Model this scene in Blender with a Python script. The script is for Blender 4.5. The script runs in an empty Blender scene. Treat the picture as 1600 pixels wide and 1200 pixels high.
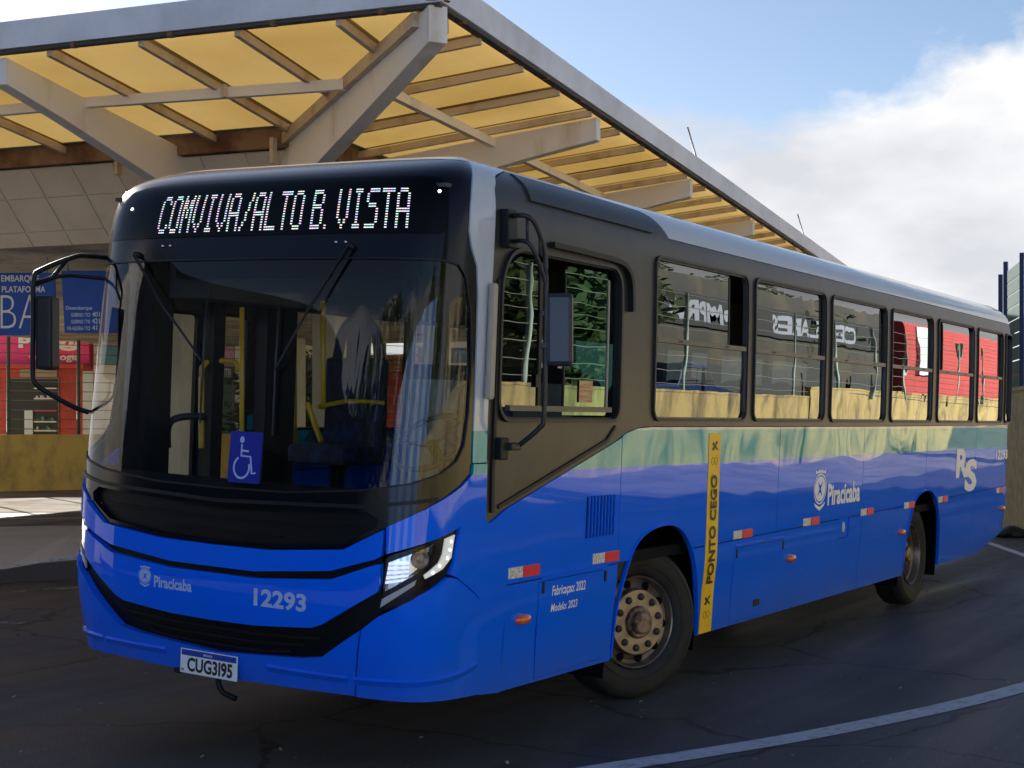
import bpy, bmesh, math, random
import numpy as np
from mathutils import Vector, Matrix
from mathutils.geometry import delaunay_2d_cdt
random.seed(7)
scene = bpy.context.scene
COL = scene.collection
RAD = math.radians

# ------------------------------------------------------------------ camera
F_PX, HOR = 2318.08, 665.1                 # focal length (px at 1600 wide), height of the horizon line
TH = RAD(31.2966)                          # angle between the bus side and the line of sight
RT = np.array([math.sin(TH), -math.cos(TH)])
FW = np.array([math.cos(TH), math.sin(TH)])
CAM = np.array([-6.6429, -4.1430])
EYE = 1.74
cam_d = bpy.data.cameras.new('camera')
cam_d.sensor_width = 36
cam_d.lens = 36 * F_PX / 1600
cam_d.shift_y = (HOR - 600) / 1600
cam_d.clip_start = .1
cam_d.clip_end = 2000
cam = bpy.data.objects.new('camera', cam_d)
COL.objects.link(cam)
cam.location = (CAM[0], CAM[1], EYE)
cam.rotation_euler = (RAD(90), 0, math.atan2(FW[1], FW[0]) - RAD(90))
scene.camera = cam

# ------------------------------------------------------------------ light
SUN_EL = 21.0
SUN_H = np.array([.469, .883])             # horizontal direction towards the sun
SUN_AZ = math.atan2(SUN_H[0], SUN_H[1])    # clockwise from +Y
scene.view_settings.view_transform = 'Standard'
scene.view_settings.look = 'None'
scene.view_settings.exposure = 2.5
scene.view_settings.gamma = 1.0
scene.view_settings.use_curve_mapping = False
world = bpy.data.worlds.new('World')
scene.world = world
world.use_nodes = True
wn, wl = world.node_tree.nodes, world.node_tree.links
wn.clear()
def wnode(t, **k):
    n = wn.new(t)
    for a, b in k.items(): setattr(n, a, b)
    return n
sky = wnode('ShaderNodeTexSky', sky_type='NISHITA', sun_disc=False, sun_elevation=RAD(SUN_EL),
            sun_rotation=SUN_AZ, altitude=500, air_density=1.0, dust_density=.6, ozone_density=1.5)
tc = wnode('ShaderNodeTexCoord')
sep = wnode('ShaderNodeSeparateXYZ')
wl.new(tc.outputs['Generated'], sep.inputs[0])
mp = wnode('ShaderNodeMapping')
mp.inputs['Scale'].default_value = (1.0, 1.0, 2.3)
mp.inputs['Location'].default_value = (.35, .10, .0)
wl.new(tc.outputs['Generated'], mp.inputs[0])
nz = wnode('ShaderNodeTexNoise')
nz.inputs['Scale'].default_value = 3.4
nz.inputs['Detail'].default_value = 9
nz.inputs['Roughness'].default_value = .58
nz.inputs['Distortion'].default_value = .25
wl.new(mp.outputs[0], nz.inputs['Vector'])
def wmath(op, a, b=None, clamp=False):
    n = wnode('ShaderNodeMath', operation=op, use_clamp=clamp)
    for i, v in enumerate((a, b)):
        if v is None: continue
        if isinstance(v, (int, float)): n.inputs[i].default_value = v
        else: wl.new(v, n.inputs[i])
    return n.outputs[0]
# a cloud bank low over the whole horizon, broken up by noise
el = wmath('MULTIPLY', wmath('SUBTRACT', .232, sep.outputs[2]), 11.0)
cov = wmath('ADD', el, wmath('MULTIPLY', wmath('SUBTRACT', nz.outputs[0],   .5), 3.3))
cov = wmath('MULTIPLY', wmath('ADD', cov, .10), 2.8, True)
nz2 = wnode('ShaderNodeTexNoise')
nz2.inputs['Scale'].default_value = 5.5
nz2.inputs['Detail'].default_value = 6
wl.new(mp.outputs[0], nz2.inputs['Vector'])
cr = wnode('ShaderNodeValToRGB')
cr.color_ramp.elements[0].position = .36
cr.color_ramp.elements[0].color = (1.30, 1.33, 1.42, 1)
cr.color_ramp.elements[1].position = .56
cr.color_ramp.elements[1].color = (1.78, 1.78, 1.80, 1)
wl.new(nz2.outputs[0], cr.inputs[0])
mixc = wnode('ShaderNodeMixRGB')
wl.new(cov, mixc.inputs[0])
gain = wnode('ShaderNodeMixRGB', blend_type='MULTIPLY')
gain.inputs[0].default_value = 1
gain.inputs[2].default_value = (.238, .234, .246, 1)
wl.new(sky.outputs[0], gain.inputs[1])
wl.new(gain.outputs[0], mixc.inputs[1])
wl.new(cr.outputs[0], mixc.inputs[2])
bg = wnode('ShaderNodeBackground')
bg.inputs['Strength'].default_value = .10
wo = wnode('ShaderNodeOutputWorld')
wl.new(mixc.outputs[0], bg.inputs['Color'])
wl.new(bg.outputs[0], wo.inputs['Surface'])
sun_d = bpy.data.lights.new('sun', 'SUN')
sun_d.energy = 3.7
sun_d.angle = RAD(.55)
sun_d.color = (1, .93, .82)
sun = bpy.data.objects.new('sun', sun_d)
COL.objects.link(sun)
sd = Vector((SUN_H[0] * math.cos(RAD(SUN_EL)), SUN_H[1] * math.cos(RAD(SUN_EL)), math.sin(RAD(SUN_EL))))
sun.rotation_euler = sd.to_track_quat('Z', 'Y').to_euler()
sun.location = (0, 0, 30)

# ------------------------------------------------------------------ materials
def mat(name, col, rough=.5, metal=0., coat=0., noise=None, bump=None, emit=None, spec=.5, coat_rough=.03):
    """noise=(scale, colour2, lo, hi[, stretch]) mixes in a second colour; bump=(scale, strength)"""
    m = bpy.data.materials.new(name); m.use_nodes = True
    N, Lk = m.node_tree.nodes, m.node_tree.links
    p = N['Principled BSDF']
    p.inputs['Base Color'].default_value = (*col, 1)
    p.inputs['Roughness'].default_value = rough
    p.inputs['Metallic'].default_value = metal
    p.inputs['Coat Weight'].default_value = coat
    p.inputs['Coat Roughness'].default_value = coat_rough
    p.inputs['Specular IOR Level'].default_value = spec
    t = N.new('ShaderNodeTexCoord')
    if noise:
        mpn = N.new('ShaderNodeMapping')
        mpn.inputs['Scale'].default_value = noise[4] if len(noise) > 4 else (1, 1, 1)
        Lk.new(t.outputs['Object'], mpn.inputs[0])
        n = N.new('ShaderNodeTexNoise'); n.inputs['Scale'].default_value = noise[0]
        n.inputs['Detail'].default_value = 8; n.inputs['Roughness'].default_value = .62
        Lk.new(mpn.outputs[0], n.inputs['Vector'])
        r = N.new('ShaderNodeMapRange'); r.inputs[1].default_value = noise[2]; r.inputs[2].default_value = noise[3]
        Lk.new(n.outputs[0], r.inputs[0])
        x = N.new('ShaderNodeMixRGB'); x.name = 'mixcol'
        x.inputs[1].default_value = (*col, 1); x.inputs[2].default_value = (*noise[1], 1)
        Lk.new(r.outputs[0], x.inputs[0]); Lk.new(x.outputs[0], p.inputs['Base Color'])
    if bump:
        n = N.new('ShaderNodeTexNoise'); n.inputs['Scale'].default_value = bump[0]; n.inputs['Detail'].default_value = bump[3] if len(bump) > 3 else 6
        Lk.new(t.outputs['Object'], n.inputs['Vector'])
        b = N.new('ShaderNodeBump'); b.inputs['Strength'].default_value = bump[1]
        b.inputs['Distance'].default_value = bump[2] if len(bump) > 2 else .02
        Lk.new(n.outputs[0], b.inputs['Height']); Lk.new(b.outputs[0], p.inputs['Normal'])
        if coat: Lk.new(b.outputs[0], p.inputs['Coat Normal'])
    if emit:
        p.inputs['Emission Color'].default_value = (*emit[0], 1)
        p.inputs['Emission Strength'].default_value = emit[1]
    return m

def livery():
    """bus paint: blue below, a teal stripe under the windows, silver-white above (by height on the body)"""
    m = mat('bus_paint', (0, .09, .5), .35, coat=.85, bump=(1.1, .22, .03, 1.2), spec=.0, coat_rough=.015)
    N, Lk = m.node_tree.nodes, m.node_tree.links
    p = N['Principled BSDF']
    uv = N.new('ShaderNodeUVMap'); sp = N.new('ShaderNodeSeparateXYZ'); Lk.new(uv.outputs[0], sp.inputs[0])
    def step(th):
        n = N.new('ShaderNodeMath'); n.operation = 'GREATER_THAN'; n.inputs[1].default_value = th
        Lk.new(sp.outputs[1], n.inputs[0]); return n.outputs[0]
    nn = N.new('ShaderNodeTexNoise'); nn.inputs['Scale'].default_value = 1.7; nn.inputs['Detail'].default_value = 7
    t = N.new('ShaderNodeTexCoord'); Lk.new(t.outputs['Object'], nn.inputs['Vector'])
    a = N.new('ShaderNodeMixRGB'); a.inputs[1].default_value = (.0, .132, .90, 1); a.inputs[2].default_value = (.0, .155, .96, 1)
    Lk.new(nn.outputs[0], a.inputs[0])
    b = N.new('ShaderNodeMixRGB'); b.inputs[2].default_value = (.0, .36, .40, 1)
    Lk.new(step(1.49), b.inputs[0]); Lk.new(a.outputs[0], b.inputs[1])
    c = N.new('ShaderNodeMixRGB'); c.inputs[2].default_value = (.52, .55, .60, 1)
    Lk.new(step(1.715), c.inputs[0]); Lk.new(b.outputs[0], c.inputs[1])
    # road dust thickening towards the skirt
    r = N.new('ShaderNodeMapRange'); r.inputs[1].default_value = .62; r.inputs[2].default_value = .30
    r.inputs[3].default_value = .03; r.inputs[4].default_value = .55
    Lk.new(sp.outputs[1], r.inputs[0])
    n2 = N.new('ShaderNodeTexNoise'); n2.inputs['Scale'].default_value = 9; n2.inputs['Detail'].default_value = 8
    Lk.new(t.outputs['Object'], n2.inputs['Vector'])
    mu = N.new('ShaderNodeMath'); mu.operation = 'MULTIPLY'; Lk.new(r.outputs[0], mu.inputs[0]); Lk.new(n2.outputs[0], mu.inputs[1])
    d = N.new('ShaderNodeMixRGB'); d.inputs[2].default_value = (.10, .10, .11, 1)
    Lk.new(mu.outputs[0], d.inputs[0]); Lk.new(c.outputs[0], d.inputs[1])
    Lk.new(d.outputs[0], p.inputs['Base Color'])
    return m

def glass(name, tint, f0, wob=.0, gcol=(1, 1, 1)):
    m = bpy.data.materials.new(name); m.use_nodes = True
    N, Lk = m.node_tree.nodes, m.node_tree.links
    N.clear()
    out = N.new('ShaderNodeOutputMaterial'); tr = N.new('ShaderNodeBsdfTransparent'); gl = N.new('ShaderNodeBsdfGlossy')
    tr.inputs[0].default_value = (*tint, 1); gl.inputs['Roughness'].default_value = .0; gl.inputs[0].default_value = (*gcol, 1)
    lw = N.new('ShaderNodeLayerWeight'); lw.inputs[0].default_value = .5
    pw = N.new('ShaderNodeMath'); pw.operation = 'POWER'; pw.inputs[1].default_value = 5
    Lk.new(lw.outputs['Facing'], pw.inputs[0])
    mr = N.new('ShaderNodeMapRange'); mr.inputs[3].default_value = f0; mr.inputs[4].default_value = 1
    Lk.new(pw.outputs[0], mr.inputs[0])
    mx = N.new('ShaderNodeMixShader')
    Lk.new(mr.outputs[0], mx.inputs[0]); Lk.new(tr.outputs[0], mx.inputs[1]); Lk.new(gl.outputs[0], mx.inputs[2])
    Lk.new(mx.outputs[0], out.inputs[0])
    if wob:
        t = N.new('ShaderNodeTexCoord'); n = N.new('ShaderNodeTexNoise'); n.inputs['Scale'].default_value = 2.2
        n.inputs['Detail'].default_value = 1.5
        b = N.new('ShaderNodeBump'); b.inputs['Strength'].default_value = wob; b.inputs['Distance'].default_value = .01
        Lk.new(t.outputs['Object'], n.inputs['Vector']); Lk.new(n.outputs[0], b.inputs['Height'])
        Lk.new(b.outputs[0], gl.inputs['Normal'])
    return m

def translucent(name, col, col2):
    m = bpy.data.materials.new(name); m.use_nodes = True
    N, Lk = m.node_tree.nodes, m.node_tree.links
    N.clear()
    out = N.new('ShaderNodeOutputMaterial'); d = N.new('ShaderNodeBsdfDiffuse'); t = N.new('ShaderNodeBsdfTranslucent')
    tc_ = N.new('ShaderNodeTexCoord'); n = N.new('ShaderNodeTexNoise'); n.inputs['Scale'].default_value = .45
    n.inputs['Detail'].default_value = 7; n.inputs['Roughness'].default_value = .6
    Lk.new(tc_.outputs['Object'], n.inputs['Vector'])
    r = N.new('ShaderNodeMapRange'); r.inputs[1].default_value = .38; r.inputs[2].default_value = .68
    Lk.new(n.outputs[0], r.inputs[0])
    x = N.new('ShaderNodeMixRGB'); x.inputs[1].default_value = (*col, 1); x.inputs[2].default_value = (*col2, 1)
    Lk.new(r.outputs[0], x.inputs[0])
    # leaf litter lying on the sheets: small dark specks
    n3 = N.new('ShaderNodeTexNoise'); n3.inputs['Scale'].default_value = 3.2; n3.inputs['Detail'].default_value = 3
    Lk.new(tc_.outputs['Object'], n3.inputs['Vector'])
    r3 = N.new('ShaderNodeMapRange'); r3.inputs[1].default_value = .70; r3.inputs[2].default_value = .74; r3.inputs[4].default_value = .5
    Lk.new(n3.outputs[0], r3.inputs[0])
    y = N.new('ShaderNodeMixRGB'); y.inputs[2].default_value = (.20, .11, .04, 1)
    Lk.new(r3.outputs[0], y.inputs[0]); Lk.new(x.outputs[0], y.inputs[1])
    mx = N.new('ShaderNodeMixShader'); mx.inputs[0].default_value = .72
    Lk.new(y.outputs[0], d.inputs[0]); Lk.new(y.outputs[0], t.inputs[0])
    Lk.new(d.outputs[0], mx.inputs[1]); Lk.new(t.outputs[0], mx.inputs[2]); Lk.new(mx.outputs[0], out.inputs[0])
    return m

M = {}
M['paint'] = livery()
M['mask'] = mat('gloss_black', (.004, .005, .009), .16, coat=.0, bump=(2, .06, .02, 1), spec=.28)
M['satin'] = mat('satin_black', (.030, .029, .030), .36, noise=(3, (.055, .045, .036), .4, .75), bump=(2.0, .12, .02), spec=.4)
M['trim'] = mat('black_trim', (.011, .011, .012), .5, spec=.3)
M['rubber'] = mat('rubber', (.020, .020, .021), .5)
M['alu'] = mat('anodised_rail', (.10, .10, .10), .4, metal=.6)
M['void'] = mat('dark_void', (.004, .004, .005), .9, spec=.1)
M['grille'] = mat('grille_black', (.005, .005, .006), .55, spec=.2)
M['ws'] = glass('windshield_glass', (.90, .91, .91), .038)
M['glass_d'] = glass('tinted_glass', (.055, .07, .065), .13, .09)
M['glass_g'] = glass('green_reflection_glass', (.03, .09, .07), .15, .10, (.68, 1, .84))  # green reflection of the surroundings put into this pane's colours
M['glass_p'] = glass('door_glass', (.80, .83, .81), .06)
M['lens'] = glass('clear_lens', (.92, .94, .95), .05)
M['chrome'] = mat('lamp_reflector', (.75, .77, .80), .12, metal=1)
M['drl'] = mat('daylight_strip', (.7, .7, .66), .25, emit=((1, .98, .85), .05))
M['drl_dot'] = mat('daylight_led', (1, 1, 1), .3, emit=((1, 1, .92), 1.2))
M['beam'] = mat('headlamp_lit', (.8, .82, .85), .2, emit=((.9, .95, 1), .14), noise=(30, (.3, .32, .36), .35, .7, (1, 1, 3)))
M['indic'] = mat('indicator_strip', (.42, .42, .40), .35)
M['white'] = mat('white_vinyl', (.84, .86, .90), .4)
M['yellow'] = mat('yellow_vinyl', (.98, .58, .0), .45, noise=(4, (.88, .50, .0), .4, .8))
M['black_print'] = mat('black_print', (.02, .012, .005), .5)
M['plate'] = mat('plate_white', (.86, .86, .86), .4)
M['plate_blue'] = mat('plate_blue', (.01, .05, .35), .4)
M['sticker'] = mat('sticker_blue', (.005, .02, .30), .35)
M['sticker_w'] = mat('sticker_white', (.45, .55, .82), .4)
M['refl_r'] = mat('reflector_red', (.92, .01, .03), .3, coat=.4)
M['refl_w'] = mat('reflector_white', (.85, .82, .70), .4, noise=(60, (.45, .43, .36), .45, .55))
M['amber'] = mat('amber_lens', (.85, .13, .01), .2, coat=1)
M['cream'] = mat('cream_plastic', (.42, .35, .26), .5)
M['tyre'] = mat('tyre_rubber', (.009, .009, .009), .75, noise=(7, (.024, .021, .018), .4, .8), bump=(30, .2, .004))
M['rim'] = mat('dusty_rim', (.52, .37, .20), .55, metal=.15, noise=(7, (.14, .10, .07), .4, .72), bump=(20, .2, .004))
M['rim_edge'] = mat('rim_lip', (.24, .19, .14), .38, metal=.6, noise=(9, (.10, .08, .06), .4, .7))
M['hub'] = mat('rusty_hub', (.30, .21, .14), .5, metal=.3, noise=(14, (.07, .035, .02), .42, .6), bump=(25, .5, .01))
M['bolt'] = mat('wheel_bolt', (.03, .025, .02), .6)
M['pole_y'] = mat('yellow_handrail', (.62, .36, .01), .35)
M['seat'] = mat('seat_fabric', (.010, .012, .022), .8, noise=(12, (.02, .03, .09), .45, .6))
M['inner'] = mat('interior_grey', (.045, .047, .05), .7)
M['dash'] = mat('dashboard', (.010, .011, .013), .75, spec=.06)
M['panel_g'] = mat('partition_panel', (.30, .32, .26), .5, noise=(5, (.2, .22, .18), .4, .7))
# canopy
M['steel'] = mat('painted_steel', (.84, .78, .70), .55, noise=(1.6, (.50, .34, .22), .55, .80, (1, 1, .35)), bump=(4, .1, .01))
M['fascia'] = mat('grey_fascia', (.74, .75, .80), .5, noise=(1.1, (.54, .55, .60), .4, .7))
M['fascia_lip'] = mat('fascia_lip', (.06, .055, .05), .7)
M['rib'] = mat('rib_steel', (.62, .50, .36), .65, noise=(2.5, (.34, .21, .12), .50, .74))
M['rust'] = mat('rusty_gutter', (.26, .15, .08), .75, noise=(1.8, (.11, .045, .02), .42, .62))
M['sheet'] = translucent('yellowed_sheet', (.225, .155, .055), (.185, .118, .032))
M['clad'] = mat('bounce_warmed_cladding', (.84, .70, .50), .6, noise=(1.4, (.72, .58, .40), .4, .7))  # grey panels with warm bounce light put into their colour
M['joint'] = mat('pale_joint', (.90, .84, .72), .6)
M['slat'] = mat('ceiling_slat', (.70, .58, .40), .6, noise=(.8, (.30, .24, .17), .4, .65))
M['column'] = mat('cream_column', (.66, .58, .40), .6, noise=(1.2, (.52, .45, .30), .4, .7))
M['rod'] = mat('zinc_rod', (.35, .35, .35), .5, metal=.5)
# grounds and streets
M['yellow_wall'] = mat('yellow_render', (.84, .62, .18), .8, noise=(1.3, (.40, .29, .11), .46, .66, (1, 1, .55)), bump=(9, .3, .01))
M['tan_wall'] = mat('tan_render', (.40, .32, .125), .85, noise=(1.9, (.085, .075, .045), .44, .68, (1, 1, .3)), bump=(9, .3, .01))
M['olive_wall'] = mat('olive_render', (.52, .48, .30), .85, noise=(5, (.34, .32, .21), .42, .65), bump=(14, .8, .02))
M['kerb'] = mat('kerb_stone', (.11, .08, .065), .8, noise=(3, (.11, .085, .06), .4, .7), bump=(12, .5, .01))
M['road_white'] = mat('road_marking', (.50, .51, .54), .7, noise=(11, (.26, .26, .27), .50, .70), bump=(60, .5, .004))
M['worn_white'] = mat('worn_marking', (.30, .28, .26), .8, noise=(9, (.06, .06, .06), .42, .55))
M['post_g'] = mat('green_post', (.10, .14, .11), .6)
M['wire'] = mat('fence_wire', (.22, .22, .20), .5, metal=.4)
M['post_b'] = mat('blue_post', (.008, .035, .13), .45)
M['acrylic'] = translucent('white_corrugated_sheet', (.30, .36, .35), (.26, .32, .31))
M['acrylic_j'] = mat('sheet_joint', (.22, .30, .32), .5)
M['bag'] = mat('black_bag', (.02, .02, .022), .45)

def ground_mat():
    m = mat('asphalt', (.062, .060, .063), .62, noise=(.55, (.092, .088, .086), .36, .66), bump=(70, .8, .006), spec=.22)
    N, Lk = m.node_tree.nodes, m.node_tree.links
    p = N['Principled BSDF']; x = N['mixcol']
    t = N.new('ShaderNodeTexCoord')
    n = N.new('ShaderNodeTexNoise'); n.inputs['Scale'].default_value = 75; n.inputs['Detail'].default_value = 4
    Lk.new(t.outputs['Object'], n.inputs['Vector'])
    r = N.new('ShaderNodeMapRange'); r.inputs[1].default_value = .56; r.inputs[2].default_value = .70; r.inputs[4].default_value = .65
    Lk.new(n.outputs[0], r.inputs[0])
    y = N.new('ShaderNodeMixRGB'); y.inputs[2].default_value = (.13, .125, .115, 1)
    Lk.new(r.outputs[0], y.inputs[0]); Lk.new(x.outputs[0], y.inputs[1])
    # tyre tracks: long streaks of polished rubber following the lane
    mpp = N.new('ShaderNodeMapping'); mpp.inputs['Rotation'].default_value = (0, 0, RAD(20)); mpp.inputs['Scale'].default_value = (.12, 1.5, 1)
    Lk.new(t.outputs['Object'], mpp.inputs[0])
    n2 = N.new('ShaderNodeTexNoise'); n2.inputs['Scale'].default_value = 1.0; n2.inputs['Detail'].default_value = 5
    Lk.new(mpp.outputs[0], n2.inputs['Vector'])
    r2 = N.new('ShaderNodeMapRange'); r2.inputs[1].default_value = .48; r2.inputs[2].default_value = .66; r2.inputs[4].default_value = .35
    Lk.new(n2.outputs[0], r2.inputs[0])
    z = N.new('ShaderNodeMixRGB'); z.inputs[2].default_value = (.022, .022, .023, 1)
    Lk.new(r2.outputs[0], z.inputs[0]); Lk.new(y.outputs[0], z.inputs[1])
    # oil spots and a few cracks
    v = N.new('ShaderNodeTexVoronoi'); v.feature = 'DISTANCE_TO_EDGE'; v.inputs['Scale'].default_value = .38
    wv = N.new('ShaderNodeMixRGB'); wv.blend_type = 'ADD'; wv.inputs[0].default_value = .35
    nw = N.new('ShaderNodeTexNoise'); nw.inputs['Scale'].default_value = 2.5; nw.inputs['Detail'].default_value = 6
    Lk.new(t.outputs['Object'], nw.inputs['Vector']); Lk.new(t.outputs['Object'], wv.inputs[1]); Lk.new(nw.outputs[1], wv.inputs[2])
    Lk.new(wv.outputs[0], v.inputs['Vector'])
    r4 = N.new('ShaderNodeMapRange'); r4.inputs[1].default_value = .010; r4.inputs[2].default_value = .003; r4.inputs[3].default_value = 0; r4.inputs[4].default_value = .7
    Lk.new(v.outputs['Distance'], r4.inputs[0])
    q = N.new('ShaderNodeMixRGB'); q.inputs[2].default_value = (.012, .012, .012, 1)
    Lk.new(r4.outputs[0], q.inputs[0]); Lk.new(z.outputs[0], q.inputs[1]); Lk.new(q.outputs[0], p.inputs['Base Color'])
    mr = N.new('ShaderNodeMapRange'); mr.inputs[1].default_value = .4; mr.inputs[2].default_value = .62; mr.inputs[3].default_value = .72; mr.inputs[4].default_value = .45
    Lk.new(n2.outputs[0], mr.inputs[0]); Lk.new(mr.outputs[0], p.inputs['Roughness'])
    return m
M['asphalt'] = ground_mat()
M['platform'] = mat('platform_concrete', (.42, .42, .43), .75, noise=(.8, (.50, .49, .49), .4, .65), bump=(30, .4, .006))
M['apron'] = mat('pale_concrete', (.33, .31, .29), 1.0, noise=(.7, (.20, .185, .175), .4, .65), bump=(20, .3, .006), spec=0)

# ------------------------------------------------------------------ object helpers
def link(name, me, m=None, parent=None):
    o = bpy.data.objects.new(name, me); COL.objects.link(o)
    if m is not None:
        me.materials.clear(); me.materials.append(m)
    if parent is not None: adopt(o, parent)
    return o
def adopt(o, parent):
    o.parent = parent
    if parent.type == 'EMPTY': o.matrix_parent_inverse = Matrix.Translation(-Vector(parent.location))
def tag(o, label=None, cat=None, group=None, kind=None):
    if label: o['label'] = label
    if cat: o['category'] = cat
    if group: o['group'] = group
    if kind: o['kind'] = kind
    return o
def root(name, loc, label, cat, group=None):
    o = bpy.data.objects.new(name, None); COL.objects.link(o); o.location = loc
    o.empty_display_size = .3
    return tag(o, label, cat, group)
class MB:
    def __init__(s): s.v, s.f, s.sm = [], [], []
    def add(s, vs, fs, smooth=False):
        n = len(s.v); s.v += [tuple(map(float, p)) for p in vs]
        s.f += [tuple(i + n for i in f) for f in fs]; s.sm += [smooth] * len(fs)
        return s
    def box(s, lo, hi):
        x0, y0, z0 = lo; x1, y1, z1 = hi
        return s.add([(x0,y0,z0),(x1,y0,z0),(x1,y1,z0),(x0,y1,z0),(x0,y0,z1),(x1,y0,z1),(x1,y1,z1),(x0,y1,z1)],
                     [(0,3,2,1),(4,5,6,7),(0,1,5,4),(1,2,6,5),(2,3,7,6),(3,0,4,7)])
    def hexa(s, a, b):     # two quads (4 points each), joined
        return s.add(list(a) + list(b), [(3,2,1,0),(4,5,6,7),(0,1,5,4),(1,2,6,5),(2,3,7,6),(3,0,4,7)])
    def prism(s, poly, d):   # polygon of 3D points swept by vector d
        n = len(poly); d = Vector(d)
        vs = [Vector(p) for p in poly] + [Vector(p) + d for p in poly]
        return s.add(vs, [tuple(range(n))[::-1], tuple(range(n, 2*n))] + [(i, (i+1) % n, n+(i+1) % n, n+i) for i in range(n)])
    def bar(s, p, q, w, h, up=(0, 0, 1)):
        p, q = Vector(p), Vector(q); d = (q - p).normalized(); r = d.cross(Vector(up))
        r = r.normalized() if r.length > 1e-5 else Vector((1, 0, 0)); u = r.cross(d)
        c = [(-w/2, -h/2), (w/2, -h/2), (w/2, h/2), (-w/2, h/2)]
        return s.hexa([p + r*a + u*b for a, b in c], [q + r*a + u*b for a, b in c])
    def tube(s, pts, r, n=10, cap=True):
        pts = [Vector(p) for p in pts]; vs, fs = [], []
        rr = r if isinstance(r, (list, tuple)) else [r] * len(pts)
        prev = None
        for i, p in enumerate(pts):
            d = (pts[min(i+1, len(pts)-1)] - pts[max(i-1, 0)]).normalized()
            a = d.cross(Vector((0, 0, 1)))
            if a.length < .05: a = d.cross(Vector((0, 1, 0)))
            a.normalize()
            if prev is not None and a.dot(prev) < 0: a = -a
            prev = a; b = a.cross(d)
            for k in range(n):
                t = 2*math.pi*k/n; vs.append(p + a*math.cos(t)*rr[i] + b*math.sin(t)*rr[i])
        for i in range(len(pts)-1):
            for k in range(n):
                fs.append((i*n+k, i*n+(k+1) % n, (i+1)*n+(k+1) % n, (i+1)*n+k))
        s.add(vs, fs, True)
        if cap: s.add([], []) ; m0 = len(s.v) - len(vs); s.f += [tuple(m0+k for k in range(n)), tuple(m0+(len(pts)-1)*n+k for k in range(n))[::-1]]; s.sm += [False, False]
        return s
    def lathe(s, prof, c, axis, n=48, close=False):   # prof = [(axial, radius)], revolved round `axis` through c
        axis = Vector(axis).normalized(); a = axis.cross(Vector((0, 0, 1))).normalized(); b = axis.cross(a); c = Vector(c)
        vs = [c + axis*t + (a*math.cos(2*math.pi*k/n) + b*math.sin(2*math.pi*k/n))*r for t, r in prof for k in range(n)]
        fs = [(i*n+k, i*n+(k+1) % n, (i+1)*n+(k+1) % n, (i+1)*n+k) for i in range(len(prof)-1) for k in range(n)]
        return s.add(vs, fs, True)
    def build(s, name, m, parent=None, sharp=None, bevel=0):
        me = bpy.data.meshes.new(name); me.from_pydata(s.v, [], s.f)
        me.polygons.foreach_set('use_smooth', s.sm)
        if bevel or sharp:
            bm = bmesh.new(); bm.from_mesh(me)
            if bevel:
                bmesh.ops.bevel(bm, geom=[e for e in bm.edges if len(e.link_faces) == 2 and e.calc_face_angle(0) > .6], offset=bevel, segments=2, affect='EDGES', profile=.6)
            bmesh.ops.recalc_face_normals(bm, faces=bm.faces)
            if sharp:
                for e in bm.edges:
                    if len(e.link_faces) == 2 and e.calc_face_angle(0) > sharp: e.smooth = False
            bm.to_mesh(me); bm.free()
        me.update()
        return link(name, me, m, parent)
def text_mesh(txt, width=None, height=1., bold=0.0, space=1.0, depth=0.):
    c = bpy.data.curves.new('t', 'FONT'); c.body = txt; c.size = 1; c.space_character = space; c.offset = bold; c.extrude = 0; c.resolution_u = 3
    o = bpy.data.objects.new('t', c); COL.objects.link(o)
    dg = bpy.context.evaluated_depsgraph_get(); me = bpy.data.meshes.new_from_object(o.evaluated_get(dg))
    bpy.data.objects.remove(o); bpy.data.curves.remove(c)
    P = np.array([v.co[:2] for v in me.vertices]); F = [tuple(p.vertices) for p in me.polygons]
    bpy.data.meshes.remove(me)
    lo, hi = P.min(0), P.max(0); P = (P - lo) / (hi - lo)
    ar = (hi[0]-lo[0]) / (hi[1]-lo[1])
    return P, F, ar

# ------------------------------------------------------------------ view geometry: points and planes of the place
def cf(px, py, dep):                   # point seen at (px, py) of the 1600x1200 photo, dep metres away along the line of sight
    q = CAM + FW*dep + RT*((px-800)/F_PX*dep)
    return Vector((q[0], q[1], EYE + (HOR-py)/F_PX*dep))
def gd(px, py, z=0.):
    return cf(px, py, (EYE - z)*F_PX/(py - HOR))
GZ = -.04                              # road level

# ------------------------------------------------------------------ SETTING: ground
def sheet(name, pts, z, m, sub=None):
    mb = MB(); mb.add([(p[0], p[1], z) for p in pts], [tuple(range(len(pts)))])
    return mb.build(name, m, sub)
g = sheet('road', [(-200, -200), (260, -200), (260, 260), (-200, 260)], GZ, M['asphalt'])
tag(g, kind='structure')
def offset_line(pts, w):
    L_, R_ = [], []
    for i, p in enumerate(pts):
        a = Vector(pts[max(i-1, 0)]); b = Vector(pts[min(i+1, len(pts)-1)]); d = (b-a).normalized(); n = Vector((-d.y, d.x))
        L_.append(Vector(p) + n*w/2); R_.append(Vector(p) - n*w/2)
    return L_, R_
def smooth_line(pts, k=8):
    out = []
    P = [Vector(p) for p in pts]
    for i in range(len(P)-1):
        p0, p1, p2, p3 = P[max(i-1, 0)], P[i], P[i+1], P[min(i+2, len(P)-1)]
        for j in range(k):
            t = j/k
            out.append(.5*((2*p1) + (p2-p0)*t + (2*p0-5*p1+4*p2-p3)*t*t + (3*p1-p0-3*p2+p3)*t**3))
    out.append(P[-1]); return out
def ribbon(name, pts, w, z, m, k=8):
    P = smooth_line(pts, k); a, b = offset_line(P, w); n = len(P)
    mb = MB(); mb.add([(p.x, p.y, z) for p in a] + [(p.x, p.y, z) for p in b], [(i, n+i, n+i+1, i+1) for i in range(n-1)])
    return tag(mb.build(name, m), kind='structure')
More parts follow.
